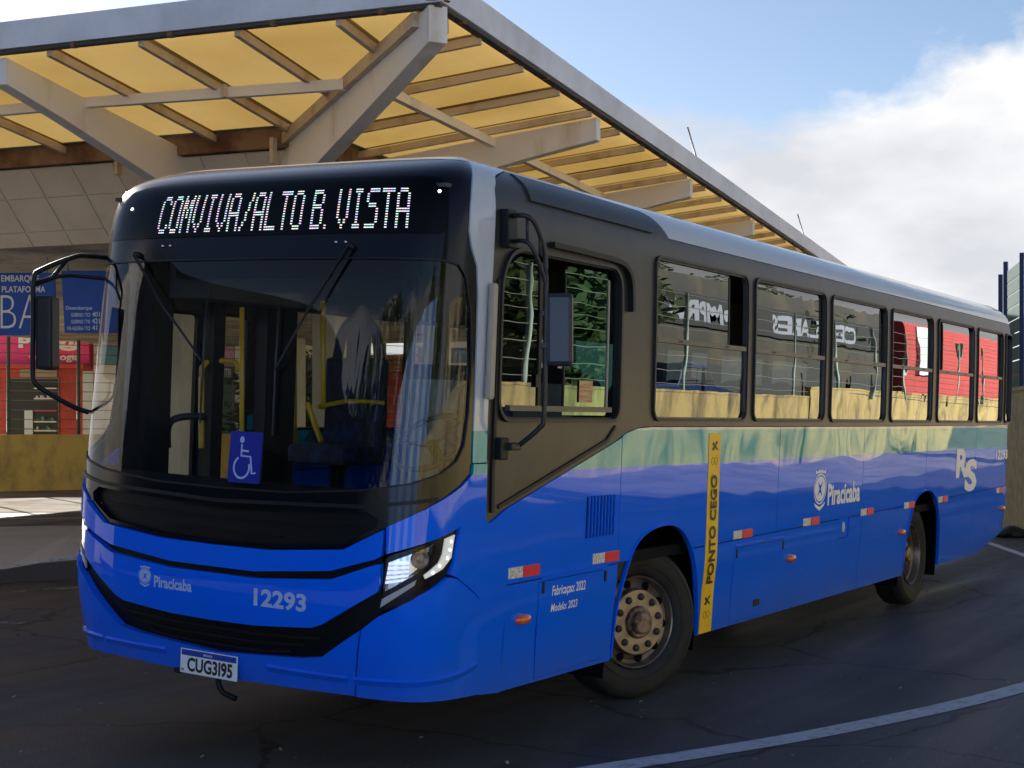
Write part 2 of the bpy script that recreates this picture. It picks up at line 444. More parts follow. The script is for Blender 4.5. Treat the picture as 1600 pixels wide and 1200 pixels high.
ribbon('road_marking', [(.02, -.47), (.17, -.55), (1.75, -1.26), (3.89, -1.90), (7.5, -2.5), (14, -2.9)], .18, GZ+.004, M['road_white'])
ribbon('road_marking', [(17.4, 1.95), (16.15, 1.28), (14.38, .42), (11.6, -.95)], .13, GZ+.004, M['road_white'])
ribbon('road_marking', [gd(-60, 975, GZ).xy, gd(0, 973, GZ).xy, gd(38, 974, GZ).xy], .12, GZ+.004, M['worn_white'])
ribbon('road_marking', [gd(20, 925, GZ).xy, gd(80, 921, GZ).xy, gd(150, 917, GZ).xy], .10, GZ+.004, M['worn_white'])
# bus platform on the far side of the lane: kerb that rises towards the right
k0, k1, k2, k3 = gd(-420, 925, GZ), gd(0, 911, GZ), gd(60, 908, GZ), gd(330, 898, GZ)
kerb_line = [k0, k1, k2, k3]; kh = [.13, .145, .20, .30]
back = [gd(-420, 823, .1), gd(0, 823, .1), gd(130, 821, .1), gd(430, 818, .1)]
mb = MB()
for i in range(3):
    a, b = kerb_line[i], kerb_line[i+1]; ha, hb = kh[i], kh[i+1]
    d = Vector((FW[0], FW[1], 0))*.16
    mb.hexa([(a.x, a.y, GZ-.2), (b.x, b.y, GZ-.2), (b.x, b.y, GZ+hb), (a.x, a.y, GZ+ha)],
            [tuple(Vector((a.x, a.y, GZ-.2))+d), tuple(Vector((b.x, b.y, GZ-.2))+d), tuple(Vector((b.x, b.y, GZ+hb))+d), tuple(Vector((a.x, a.y, GZ+ha))+d)])
tag(mb.build('kerb', M['kerb']), kind='structure')
mb = MB(); d = Vector((FW[0], FW[1], 0))*.16
vs = [tuple(Vector((p.x, p.y, GZ+h-.004))+d) for p, h in zip(kerb_line, kh)] + [(p.x, p.y, .10) for p in back]
mb.add(vs, [(i, i+1, 5+i, 4+i) for i in range(3)])
mb.add([(p.x, p.y, .10) for p in back] + [(p.x, p.y, GZ-.1) for p in back], [(i, i+1, 5+i, 4+i) for i in range(3)])
tag(mb.build('platform', M['platform']), kind='structure')
# tactile strip of short raised studs near the platform edge
mb = MB()
for i in range(46):
    t = i/45; p = k1.lerp(k2, t*2) if t < .5 else k2.lerp(Vector(gd(140, 905, GZ)), t*2-1)
    h = .145 + (.20-.145)*min(t*2, 1) + max(0, t-.5)*2*.06
    q = Vector((p.x, p.y, 0)) + d*2.9; u = Vector((RT[0], RT[1], 0))*.030; v = Vector((FW[0], FW[1], 0))*.10
    z0 = GZ+h-.0
    mb.hexa([(q+(-u-v)).xy[:]+(z0-.03,), (q+(u-v)).xy[:]+(z0-.03,), (q+(u+v)).xy[:]+(z0-.03,), (q+(-u+v)).xy[:]+(z0-.03,)],
            [(q+(-u-v)).xy[:]+(z0+.012,), (q+(u-v)).xy[:]+(z0+.012,), (q+(u+v)).xy[:]+(z0+.012,), (q+(-u+v)).xy[:]+(z0+.012,)])
tag(mb.build('tactile_strip', M['road_white']), kind='structure')
P = [gd(-500, 806, GZ), gd(300, 800, GZ), gd(900, 792, GZ), gd(1200, 700, GZ), gd(-500, 700, GZ)]
tag(sheet('apron', [p.xy for p in P], GZ+.004, M['apron']), kind='structure')
ribbon('road_marking', [gd(-200, 826, GZ).xy, gd(60, 823, GZ).xy, gd(300, 820, GZ).xy], .09, .108, M['road_white'])

# ------------------------------------------------------------------ BUS BODY SURFACE
W, B, QQ, NN, LEN = 1.25, .8349, .1428, 5.1742, 11.62
ROLL = RAD(2.6438)
_ts = np.sin(np.linspace(0, math.pi/2, 300)); _x = -B*(1-_ts**NN)**QQ
PH = np.stack([_x, W-W*_ts], 1); PH[:, 0] += .0562*_ts**2*np.clip(-_x/B, 0, 1)
RC = .30
_a = np.linspace(0, math.pi/2, 14)
PH = np.vstack([PH, [[LEN-RC, 0]], np.stack([LEN-RC+RC*np.sin(_a[1:]), RC-RC*np.cos(_a[1:])], 1), [[LEN+.04, W]]])
SEG = np.r_[0, np.cumsum(np.hypot(*np.diff(PH, axis=0).T))]
SX0 = 1.8806                                # s where the side begins (x = 0)
SMAX = float(SEG[-1])
ZT = 3.1886
VT = np.array([(.10,.10,.040,.12),(.25,.25,.032,.097),(.30,.30,.03,.0909),(.6,.6,.02,.01),(.8,.8,0,0),(1.1,1.1,0,.01),(1.4,1.4,0,.023),(1.7,1.7,0,.0456),(2.0,2.0,.003,.0752),
   (2.4,2.4,.01,.1048),(2.7,2.7,.02,.142),(2.85,2.85,.03,.1605),(3.0,2.99,.06,.1791),(3.08,3.045,.10,.22),(3.15,ZT-.1,.16,.287),(3.22,ZT-.062,.225,.34),(3.3,ZT-.035,.30,.3942),(3.5,ZT+.005,.5,.4742),(3.9,ZT+.022,.9,.5142)])
# smooth the table with a monotone resample so that the cove reads as a curve
_vv = np.linspace(.10, 3.9, 153)
_T = np.stack([np.interp(_vv, VT[:, 0], VT[:, i]) for i in (1, 2, 3)], 1)
for _ in range(10): _T[1:-1] = (_T[:-2] + 2*_T[1:-1] + _T[2:])/4
CR_, SR_ = math.cos(ROLL), math.sin(ROLL)
def S(s, v, off=0.):
    a = abs(s); x = np.interp(a, SEG, PH[:, 0]); y = np.interp(a, SEG, PH[:, 1]); e = .012
    dx = np.interp(a+e, SEG, PH[:, 0]) - np.interp(max(a-e, 0), SEG, PH[:, 0]); dy = np.interp(a+e, SEG, PH[:, 1]) - np.interp(max(a-e, 0), SEG, PH[:, 1])
    if a < e: dx = 0
    l = math.hypot(dx, dy) or 1; nx, ny = dy/l, -dx/l
    z = np.interp(v, _vv, _T[:, 0]); ins = np.interp(v, _vv, _T[:, 1]); bk = np.interp(v, _vv, _T[:, 2])
    w = min(max(-x/B, 0), 1)
    X = x + w*(bk+ins) + nx*off; Y = W-(W-y)*(W-ins)/W + ny*off
    if s < 0: Y = 2*W-Y
    dz = z-.33
    return Vector((X, Y*CR_-dz*SR_, .33+Y*SR_+dz*CR_))
def prj(p):
    d = np.array(p[:2])-CAM; de = d@FW
    return np.array([800+F_PX*(d@RT)/de, HOR-F_PX*(p[2]-EYE)/de])
def on(px, py, s, v, off=0.):              # where on the body the photo shows (px, py); s, v = first guess
    for _ in range(60):
        f = prj(S(s, v, off))-(px, py)
        if abs(f).max() < .05: break
        e = 2e-3
        J = np.stack([(prj(S(s+e, v, off))-prj(S(s-e, v, off)))/(2*e), (prj(S(s, v+e, off))-prj(S(s, v-e, off)))/(2*e)], 1)
        dd = np.linalg.lstsq(J, f, rcond=1e-6)[0]; n = abs(dd).max()
        if n > .3: dd *= .3/n
        s -= dd[0]; v -= dd[1]
    return (float(s), float(v))

def inside(p, poly):
    x, y = p; c = False; n = len(poly); j = n-1
    for i in range(n):
        xi, yi = poly[i]; xj, yj = poly[j]
        if (yi > y) != (yj > y) and x < (xj-xi)*(y-yi)/(yj-yi)+xi: c = not c
        j = i
    return c
def resample(poly, h, hv=None):
    out = []; hv = hv or h
    for i in range(len(poly)):
        a, b = Vector(poly[i]), Vector(poly[(i+1) % len(poly)]); n = max(1, int(abs(b.x-a.x)/h+.5), int(abs(b.y-a.y)/hv+.5))
        out += [a.lerp(b, k/n) for k in range(n)]
    return out
def rrect(s0, s1, v0, v1, r, n=5, rs=None):
    """rounded rectangle; rs = four corner radii (low s/low v, high s/low v, high s/high v, low s/high v)"""
    rs = rs or (r, r, r, r); pts = []
    for (cx, cy, sx, sy, r_, a0) in ((s0, v0, 1, 1, rs[0], 180), (s1, v0, -1, 1, rs[1], 270), (s1, v1, -1, -1, rs[2], 0), (s0, v1, 1, -1, rs[3], 90)):
        for k in range(n+1):
            t = RAD(a0+90*k/n); pts.append((cx+sx*r_+r_*math.cos(t), cy+sy*r_+r_*math.sin(t)))
    return pts
def shrink(poly, d):
    n = len(poly); out = []
    area = sum(poly[i][0]*poly[(i+1) % n][1]-poly[(i+1) % n][0]*poly[i][1] for i in range(n)); sg = 1 if area > 0 else -1
    for i in range(n):
        p0, p1, p2 = Vector(poly[i-1]), Vector(poly[i]), Vector(poly[(i+1) % n])
        a, b = (p1-p0), (p2-p1)
        if a.length < 1e-6 or b.length < 1e-6: out.append(tuple(p1)); continue
        a.normalize(); b.normalize(); na, nb = Vector((-a.y, a.x))*sg, Vector((-b.y, b.x))*sg
        m = na+nb; m = m/max(m.length_squared, .5)*1.0
        out.append(tuple(p1+m*d*1.0*(2 if False else 1)))
    return out
def mir(poly): return [(-s, v) for s, v in poly][::-1]
def patch(name, poly, off=0., th=.02, m=None, parent=None, holes=(), h=.25, hv=None, lip=True):
    """a piece of the body shell: (s, v) outline laid on the body surface, `th` thick inwards"""
    hv = hv or min(h, .07)
    b = resample(poly, min(h, .3), hv); loops = [b] + [resample(q, min(h, .3), hv) for q in holes]
    pts, edges = [], []
    for lp in loops:
        n0 = len(pts); pts += lp; edges += [(n0+i, n0+(i+1) % len(lp)) for i in range(len(lp))]
    xs = [p[0] for p in b]; ys = [p[1] for p in b]
    nx, ny = int((max(xs)-min(xs))/h), int((max(ys)-min(ys))/hv)
    arr = np.array([p[:] for p in pts])
    for i in range(1, nx+1):
        for j in range(1, ny+1):
            q = (min(xs)+i*h, min(ys)+j*hv)
            if inside(q, b) and not any(inside(q, hl) for hl in loops[1:]):
                if np.min(np.hypot(arr[:, 0]-q[0], arr[:, 1]-q[1])) > min(h, hv)*.35: pts.append(Vector(q))
    vo, eo, fo, *_ = delaunay_2d_cdt([Vector(p) for p in pts], edges, [], 0, 1e-5)
    keep = []
    for f in fo:
        c = sum((Vector(vo[i]) for i in f), Vector((0, 0)))/len(f)
        if inside(c, poly) and not any(inside(c, q) for q in holes): keep.append(tuple(f))
    used = sorted({i for f in keep for i in f}); ix = {k: n for n, k in enumerate(used)}
    V = [S(vo[k][0], vo[k][1], off) for k in used]; UV = [(vo[k][0], vo[k][1]) for k in used]
    sgn = 1
    F = []
    for f in keep:
        a, b_, c_ = (Vector((*vo[i], 0)) for i in f[:3]); z = (b_-a).cross(c_-a).z
        f = f if z > 0 else f[::-1]
        F.append(tuple(ix[i] for i in f))
    ec = {}
    for f in F:
        for i in range(len(f)):
            e = (f[i], f[(i+1) % len(f)]); k = tuple(sorted(e)); ec.setdefault(k, []).append(e)
    bd = [v[0] for v in ec.values() if len(v) == 1]
    # orientation: outward normal test
    vote = 0
    for f in F[::max(1, len(F)//25)]:
        nv = (V[f[1]]-V[f[0]]).cross(V[f[2]]-V[f[0]]); sm, vm = UV[f[0]]
        vote += nv.dot(S(sm, vm, .1)-S(sm, vm, 0))
    if vote < 0: F = [f[::-1] for f in F]; bd = [e[::-1] for e in bd]
    smooth = [True]*len(F)
    if th > 0:
        for a, b_ in bd:
            n0 = len(V)
            V += [V[a].copy(), V[b_].copy(), S(*UV[b_], off-th), S(*UV[a], off-th)]; UV += [UV[a], UV[b_], UV[b_], UV[a]]
            F.append((n0+1, n0, n0+3, n0+2)); smooth.append(False)
    me = bpy.data.meshes.new(name); me.from_pydata(V, [], F); me.polygons.foreach_set('use_smooth', smooth)
    uvl = me.uv_layers.new(name='UVMap')
    li = np.empty(len(me.loops), dtype=np.int32); me.loops.foreach_get('vertex_index', li)
    uvl.data.foreach_set('uv', np.array(UV, dtype=np.float32)[li].ravel())
    nrm = []; nouter = len(used)
    for i in range(nouter):
        s_, v_ = UV[i]; e_ = .03
        n_ = (S(s_+e_, v_)-S(s_-e_, v_)).cross(S(s_, min(v_+e_, 3.9))-S(s_, v_-e_)).normalized()
        if (n_.z if v_ > 3.22 else n_.dot(S(s_, v_, .1)-S(s_, v_))) < 0: n_ = -n_
        nrm.append(n_)
    for i in range(nouter, len(V), 4):
        n_ = (V[i+1]-V[i]).cross(V[i+3]-V[i]); n_ = -n_.normalized() if n_.length > 0 else Vector((0, 0, 1)); nrm += [n_]*4
    me.update()
    me.normals_split_custom_set_from_vertices([tuple(q) for q in nrm])
    return link(name, me, m, parent)
def ring(name, poly, w, off, th, m, parent, h=.15):
    return patch(name, poly, off, th, m, parent, holes=[shrink(poly, w)], h=h)
def strip(name, pts, w, off, th, m, parent, h=.1):
    L_, R_ = offset_line([Vector(p) for p in pts], w)
    return patch(name, [tuple(p) for p in L_] + [tuple(p) for p in R_[::-1]], off, th, m, parent, h=h)
def lettering(name, txt, s0, s1, v0, v1, off, m, parent, bold=.02, rot=False, flip=False):
    """text on the body, read from outside; rot = running upwards"""
    P, F, ar = text_mesh(txt, bold=bold)
    V = []
    for x, y in P:
        if rot: s, v = s0+(1-y)*(s1-s0), v0+x*(v1-v0)
        else: s, v = s0+x*(s1-s0), v0+y*(v1-v0)
        V.append(S(s, v, off))
    mb = MB(); mb.add(V, F); return mb.build(name, m, parent)

# ------------------------------------------------------------------ THE BUS
bus = root('city_bus', (5.5, 1.25, GZ), 'blue city bus with black window band and lit destination sign, parked under the canopy', 'bus')
H_ = .06
# ---- front: black mask, windshield
WS = [(0, 1.357), (.45, 1.362), (.90, 1.40), (1.15, 1.445), (1.313, 1.50), (1.42, 1.56), (1.475, 1.64), (1.497, 1.80), (1.500, 2.08), (1.47, 2.32), (1.41, 2.49), (1.34, 2.55), (1.2, 2.565), (0, 2.57)]
WSF = WS + mir(WS)[1:-1]
MASK_R = [(0, 1.072), (.37, 1.075), (.83, 1.115), (1.035, 1.228), (1.30, 1.355), (1.46, 1.43), (1.548, 1.49), (1.552, 1.553), (1.545, 1.63), (1.532, 2.1), (1.522, 2.40), (1.500, 2.545), (1.43, 2.64), (1.40, 2.72), (1.405, 2.85), (1.43, 2.98), (1.47, 3.10), (1.49, 3.19), (0, 3.20)]
MASK = MASK_R + mir(MASK_R)[1:-1]
GR_R = [(0, 1.09), (.37, 1.093), (.81, 1.132), (.99, 1.225), (1.0, 1.265), (.94, 1.30), (0, 1.262)]
GR = GR_R + mir(GR_R)[1:-1]
mask = patch('front_mask', MASK, 0, .03, M['mask'], bus, holes=[WSF, GR], h=H_)
ring('windshield_seal', WSF, .018, .004, .008, M['trim'], mask, h=.08)
patch('windshield', shrink(WSF, .004), -.006, 0, M['ws'], bus, h=H_)
patch('upper_grille', GR, -.035, 0, M['grille'], bus, h=.08)
for i in range(2):
    t = (i+.5)/2; v0 = 1.10+t*.14
    if i == 0: pts = [(-.42, v0), (.42, v0)]
    else: pts = [(-.86-.03*i, v0+.012), (-.4, v0), (.4, v0), (.86+.03*i, v0+.012)]
    strip('grille_bar', pts, .010, -.020, .01, M['grille'], bus, h=.1)
# band across the mask above and below the glass
strip('wiper_cowl', [(-1.30, 1.375), (-.9, 1.325), (0, 1.295), (.9, 1.325), (1.30, 1.375)], .018, .008, .01, M['trim'], bus)
# ---- destination sign
LED = rrect(-1.245, 1.245, 2.690, 3.005, .07, rs=(.05, .05, .12, .12))
sign = patch('destination_sign', LED, .006, .01, M['void'], bus, h=.12)
sign.data.materials.clear(); sign.data.materials.append(mat('sign_glass', (.002, .002, .003), .18, spec=.15))
GLY = {'C': '01110 10001 10000 10000 10000 10000 10001 01110', 'O': '01110 10001 10001 10001 10001 10001 10001 01110',
 'M': '10001 11011 11011 10101 10101 10001 10001 10001', 'V': '10001 10001 10001 10001 10001 10001 01010 00100',
 'I': '01110 00100 00100 00100 00100 00100 00100 01110', 'A': '01110 10001 10001 10001 11111 10001 10001 10001',
 '/': '00001 00001 00010 00010 00100 00100 01000 10000', 'L': '10000 10000 10000 10000 10000 10000 10000 11111',
 'T': '11111 00100 00100 00100 00100 00100 00100 00100', 'B': '11110 10001 10001 11110 10001 10001 10001 11110',
 '.': '0 0 0 0 0 0 0 1', 'S': '01111 10000 10000 01110 00001 00001 00001 11110', ' ': '00 00 00 00 00 00 00 00'}
cols = []
for ch in 'COMVIVA/ALTO B. VISTA':
    rows = GLY[ch].split()
    for c in range(len(rows[0])): cols.append([r[c] == '1' for r in rows])
    cols.append([False]*8)
cols = cols[:118]
led_m = mat('led_dots', (.5, .5, .5), .4)
_N, _L = led_m.node_tree.nodes, led_m.node_tree.links
_t = _N.new('ShaderNodeTexCoord'); _n = _N.new('ShaderNodeTexNoise'); _n.inputs['Scale'].default_value = 34; _n.inputs['Detail'].default_value = 1
_L.new(_t.outputs['Object'], _n.inputs['Vector'])
_h = _N.new('ShaderNodeHueSaturation'); _h.inputs['Saturation'].default_value = 4.5; _h.inputs['Value'].default_value = 1.5
_L.new(_n.outputs[1], _h.inputs['Color'])
_mx = _N.new('ShaderNodeMixRGB'); _mx.inputs[0].default_value = .42; _mx.inputs[1].default_value = (1, 1, 1.1, 1)
_L.new(_h.outputs[0], _mx.inputs[2]); _L.new(_mx.outputs[0], _N['Principled BSDF'].inputs['Emission Color'])
_N['Principled BSDF'].inputs['Emission Strength'].default_value = .24
x0, x1, z0, z1 = -.665, 1.045, 2.712, 2.930
pw, phh = (x1-x0)/len(cols), (z1-z0)/16
mb = MB()
for i, c in enumerate(cols):
    for r in range(8):
        if not c[r]: continue
        for k in (0, 1):
            zc = z1-(r*2+k+.5)*phh; zc2 = zc - .0
            if k == 1 and c is cols[i] and r in (0, 7) and GLY: pass
            a0, a1, b0, b1 = x0+i*pw+.0008, x0+(i+1)*pw-.0008, zc2-phh*.21, zc2+phh*.21
            mb.add([S(a0, b0, .0085), S(a1, b0, .0085), S(a1, b1, .0085), S(a0, b1, .0085)], [(0, 1, 2, 3)])
tag(mb.build('led_text', led_m, sign), kind='stuff')
for s, v in ((-.94, 2.868), (1.185, 2.912)):
    patch('marker_light', [(s+.009*math.cos(t), v+.009*math.sin(t)) for t in np.linspace(0, 6.0, 12)], .009, .002, M['drl_dot'], bus, h=.05)
# small washer nozzles
for s in (-.60, -.54, .62, .68):
    MB().lathe([(0, .008), (.01, .007), (.012, 0)], S(s, 2.645, 0), S(s, 2.6, .1)-S(s, 2.6, 0), 8).build('washer_nozzle', M['chrome'], bus)
# ---- wipers hanging from the top edge
def wiper(s0, s1, v0, v1):
    a = MB(); a.tube([S(s0, v0, .03), S(s0+(s1-s0)*.5, (v0+v1)/2, .045), S(s1, v1, .03)], [.009, .007, .006], 8)
    arm = a.build('wiper_arm', M['trim'], bus)
    MB().tube([S(s1-.02, v1+.33, .014), S(s1-.005, v1, .016), S(s1+.02, v1-.33, .014)], .006, 6).build('wiper_blade', M['rubber'], arm)
    MB().lathe([(0, .018), (.03, .016), (.035, 0)], S(s0, v0, .0), S(s0, v0, .1)-S(s0, v0, 0), 14).build('wiper_pivot', M['trim'], arm)
wiper(-.80, -.17, 2.60, 2.02)
wiper(.72, .33, 2.62, 1.98)
# ---- bonnet, slot, centre panel, lower grille
BON_R = [(0, .952), (.29, .952), (.766, .998), (1.00, 1.072), (1.030, 1.09), (1.037, 1.205), (1.030, 1.218), (.83, 1.108), (.37, 1.068), (0, 1.065)]
def both(r): return r + mir(r)[1:-1] if r[0][0] == 0 and r[-1][0] == 0 else r
bon = patch('bonnet', both(BON_R), .022, .05, M['paint'], bus, h=H_)
SLOT_R = [(0, .90), (.30, .90), (.78, .94), (1.03, 1.03), (1.03, 1.10), (.766, 1.01), (0, .965)]
patch('bonnet_slot', both(SLOT_R), -.02, 0, M['grille'], bus, h=.1)
CEN_R = [(0, .668), (.295, .672), (.66, .700), (.72, .722), (1.02, .912), (1.030, .95), (1.030, 1.05), (1.0, 1.045), (.769, .955), (.30, .917), (0, .917)]
cen = patch('centre_panel', both(CEN_R), .018, .05, M['paint'], bus, h=H_)
LG_R = [(0, .49), (.572, .53), (.72, .552), (1.045, .80), (1.03, .93), (.69, .72), (.295, .69), (0, .685)]
patch('lower_grille', both(LG_R), -.02, 0, M['grille'], bus, h=.1)
for i in range(3):
    v = .535+i*.045
    strip('grille_bar', [(-.50-.10*i, v+.02), (-.3, v), (.3, v), (.50+.10*i, v+.02)], .012, -.004, .015, M['trim'], bus, h=.15)
BC_R = [(0, .36), (.884, .372), (.93, .65), (.940, .715), (.72, .556), (.572, .534), (0, .497)]
bump_c = patch('bumper', both(BC_R), .025, .06, M['paint'], bus, h=H_)
# corner pieces
SD = lambda px, py, s=1.3, v=1.0, off=0.: on(px, py, s, v, off)
HLH = [(1.040, .815), (1.045, 1.075), (1.075, 1.095), (1.455, 1.225), (1.452, 1.17), (1.425, 1.06), (1.375, .985), (1.28, .925), (1.12, .845)]
LENS = [SD(607, 879), SD(688, 846), SD(687, 855), SD(683, 866), SD(670, 885), SD(598, 926)]
DRL = [SD(695, 842), SD(710, 835.5), SD(704.5, 871), SD(691, 889), SD(664, 904.5), SD(662, 899), SD(685, 880), SD(691, 866)]
IND = [SD(597, 936), SD(651, 906), SD(647, 915), SD(594, 949.5)]
for sg in (1, -1):
    f = (lambda p: p) if sg > 0 else mir
    hold = patch('bumper_corner', f([(.890, .366), (1.3, .360), (1.718, .345), (1.712, .45), (1.690, .68), (1.664, .845), (1.62, .875), (1.45, .972), (1.385, .985), (1.12, .842), (1.035, .795), (.948, .722), (.937, .64)]), .02, .06, M['paint'], bus, h=H_)
    fend = patch('front_fender', f([(1.045, 1.232), (1.30, 1.362), (1.465, 1.438), (1.556, 1.496), (1.558, 1.546), (1.690, 1.546), (1.700, 1.26), (1.730, 1.238), (1.76, 1.24), (1.905, 1.30), (1.935, .95), (1.958, .318), (1.727, .338), (1.719, .47), (1.699, .68), (1.672, .852), (1.625, .885), (1.455, .980), (1.40, .998), (1.435, 1.06), (1.468, 1.235), (1.05, 1.10)]), .012 if sg > 0 else .012, .04, M['paint'], bus, h=H_)
    # A-pillar, silver above the seam
    patch('pillar_cover', f([(1.556, 1.552), (1.692, 1.552), (1.682, 1.75), (1.676, 2.48), (1.69, 2.75), (1.72, 2.977), (1.82, 3.08), (2.02, 3.17), (2.10, 3.21), (2.10, 3.30), (1.50, 3.30), (1.497, 3.20), (1.475, 3.10), (1.436, 2.98), (1.411, 2.85), (1.406, 2.725), (1.436, 2.645), (1.506, 2.548), (1.530, 2.40), (1.54, 2.1), (1.55, 1.63)]), .006, .03, M['paint'], bus, h=.05)
    # headlamp
    hl = patch('headlight', f(HLH), -.004, .02, M['mask'], bus, holes=[f(LENS)], h=.08)
    patch('reflector_bowl', f(shrink(LENS, -.004)), -.05, 0, M['chrome'], hl, h=.06)
    L0, L1 = min(p[0] for p in LENS), max(p[0] for p in LENS)
    # lit lamp block on the inner side and a projector further out
    b0 = [SD(604, 880), SD(640, 880), SD(638, 908), SD(601, 913)]
    patch('low_beam_unit', f(b0), -.012, .035, M['beam'], hl, h=.04)
    for k in range(4):
        t = (k+.6)/4.4
        q0 = (b0[0][0]+(b0[3][0]-b0[0][0])*t, b0[0][1]+(b0[3][1]-b0[0][1])*t); q1 = (b0[1][0]+(b0[2][0]-b0[1][0])*t, b0[1][1]+(b0[2][1]-b0[1][1])*t)
        if sg < 0: q0, q1 = (-q1[0], q1[1]), (-q0[0], q0[1])
        strip('lamp_rib', [q0, q1], .008, -.006, .01, M['chrome'], hl, h=.05)
    c = SD(660, 876); c = (c[0]*sg, c[1])
    MB().lathe([(0, .045), (.02, .045), (.022, .038), (.006, .03), (.014, .015), (.016, 0)], S(c[0], c[1], -.045), S(*c, .1)-S(*c, 0), 20).build('projector', M['rim_edge'], hl)
    patch('headlight_lens', f(LENS), .0, 0, M['lens'], hl, h=.05)
    patch('daylight_strip', f(DRL), .004, .01, M['drl'], hl, h=.04)
    for px, py in ((704, 846), (702, 859), (698, 872), (686, 884), (676, 895)):
        c = SD(px, py); c = (c[0]*sg, c[1])
        MB().lathe([(0, .006), (.004, .005), (.006, 0)], S(*c, .004), S(*c, .1)-S(*c, 0), 8).build('daylight_led', M['drl_dot'], hl)
    patch('indicator', f(IND), .004, .01, M['indic'], hl, h=.05)
    # crease low on the bumper
    cr_pts = [(.36, .452), (.86, .450), (1.2, .455), (1.5, .475), (1.66, .50)]
    if sg < 0: cr_pts = [(-a, b) for a, b in cr_pts][::-1]
    for nm, sl in (('bumper_crease', slice(0, 2)), ('bumper_crease', slice(1, 5))):
        pp = cr_pts[sl] if sg > 0 else cr_pts[::-1][sl][::-1]
        if sl.start == 1: pp = [(a + (.03*sg if abs(abs(a)-.86) < 1e-6 else 0), b) for a, b in pp]
        else: pp = [(a - (.0*sg if abs(abs(a)-.86) < 1e-6 else 0), b) for a, b in pp]
        A_, B_ = offset_line([Vector(p) for p in smooth_line(pp, 5)], .05)
        n = len(A_); mb = MB()
        o_ = .022 if sl.start == 0 else .017
        V = [S(p.x, p.y, o_) for p in A_] + [S(((p+q)/2).x, ((p+q)/2).y+.012, o_+.018) for p, q in zip(A_, B_)] + [S(p.x, p.y, o_) for p in B_]
        mb.add(V, [(i, i+1, n+i+1, n+i) for i in range(n-1)] + [(n+i, n+i+1, 2*n+i+1, 2*n+i) for i in range(n-1)], False)
        mb.add([V[0], V[n], V[2*n], V[n-1], V[2*n-1], V[3*n-1]], [(0, 1, 2), (5, 4, 3)])
        ob = mb.build(nm, M['paint'], bus)
        uvl = ob.data.uv_layers.new(name='UVMap')
        for d_ in uvl.data: d_.uv = (1, .5)
# ---- number plate
def flat_frame(s, v, off):
    o = S(s, v, off); n = (S(s, v, off+.1)-o).normalized(); r = (S(s+.02, v, off)-S(s-.02, v, off)).normalized(); u = r.cross(n)
    if u.z < 0: u = -u
    u = (u - n*u.dot(n)).normalized(); r = u.cross(n); 
    if r.dot(S(s+.1, v)-S(s, v)) < 0: r = -r
    return o, r, u, n
o_, r_, u_, n_ = flat_frame(-.03, .425, .05)
def q3(a, b, c=0): return o_ + r_*a + u_*b + n_*c
mb = MB(); mb.hexa([q3(-.2, -.065), q3(.2, -.065), q3(.2, .065), q3(-.2, .065)], [q3(-.2, -.065, .004), q3(.2, -.065, .004), q3(.2, .065, .004), q3(-.2, .065, .004)])
plate = mb.build('number_plate', M['plate'], bus, bevel=.0015)
mb = MB(); mb.hexa([q3(-.192, .030, .004), q3(.192, .030, .004), q3(.192, .060, .004), q3(-.192, .060, .004)], [q3(-.192, .030, .0055), q3(.192, .030, .0055), q3(.192, .060, .0055), q3(-.192, .060, .0055)])
mb.build('plate_band', M['plate_blue'], plate)
def flat_text(name, txt, x0, x1, y0, y1, c, m, parent, fr, bold=.02):
    P, F, ar = text_mesh(txt, bold=bold)
    mb = MB(); mb.add([fr(x0+x*(x1-x0), y0+y*(y1-y0), c) for x, y in P], F); return mb.build(name, m, parent)
flat_text('plate_text', 'CUG3I95', -.150, .168, -.055, .022, .0048, M['black_print'], plate, q3, .035)
flat_text('plate_text', 'BRASIL', -.035, .03, .039, .050, .0062, M['plate'], plate, q3)
flat_text('plate_text', 'BR', -.190, -.170, -.055, -.040, .0048, M['black_print'], plate, q3)
mb = MB(); mb.box((0, 0, 0), (0, 0, 0)); 
mb = MB(); mb.hexa([q3(-.25, -.075, -.03), q3(-.20, -.075, -.03), q3(-.20, -.05, -.03), q3(-.25, -.05, -.03)], [q3(-.25, -.075, .0), q3(-.20, -.075, .0), q3(-.20, -.05, .0), q3(-.25, -.05, .0)])
mb.build('tow_lug', M['trim'], bus)
pp = [cf(342, 1052, 7.95), cf(341, 1066, 7.93), cf(347, 1080, 7.92), cf(360, 1088, 7.91), cf(369, 1092, 7.9)]
MB().tube(smooth_line(pp, 4), .016, 8).build('breather_hose', M['trim'], bus)
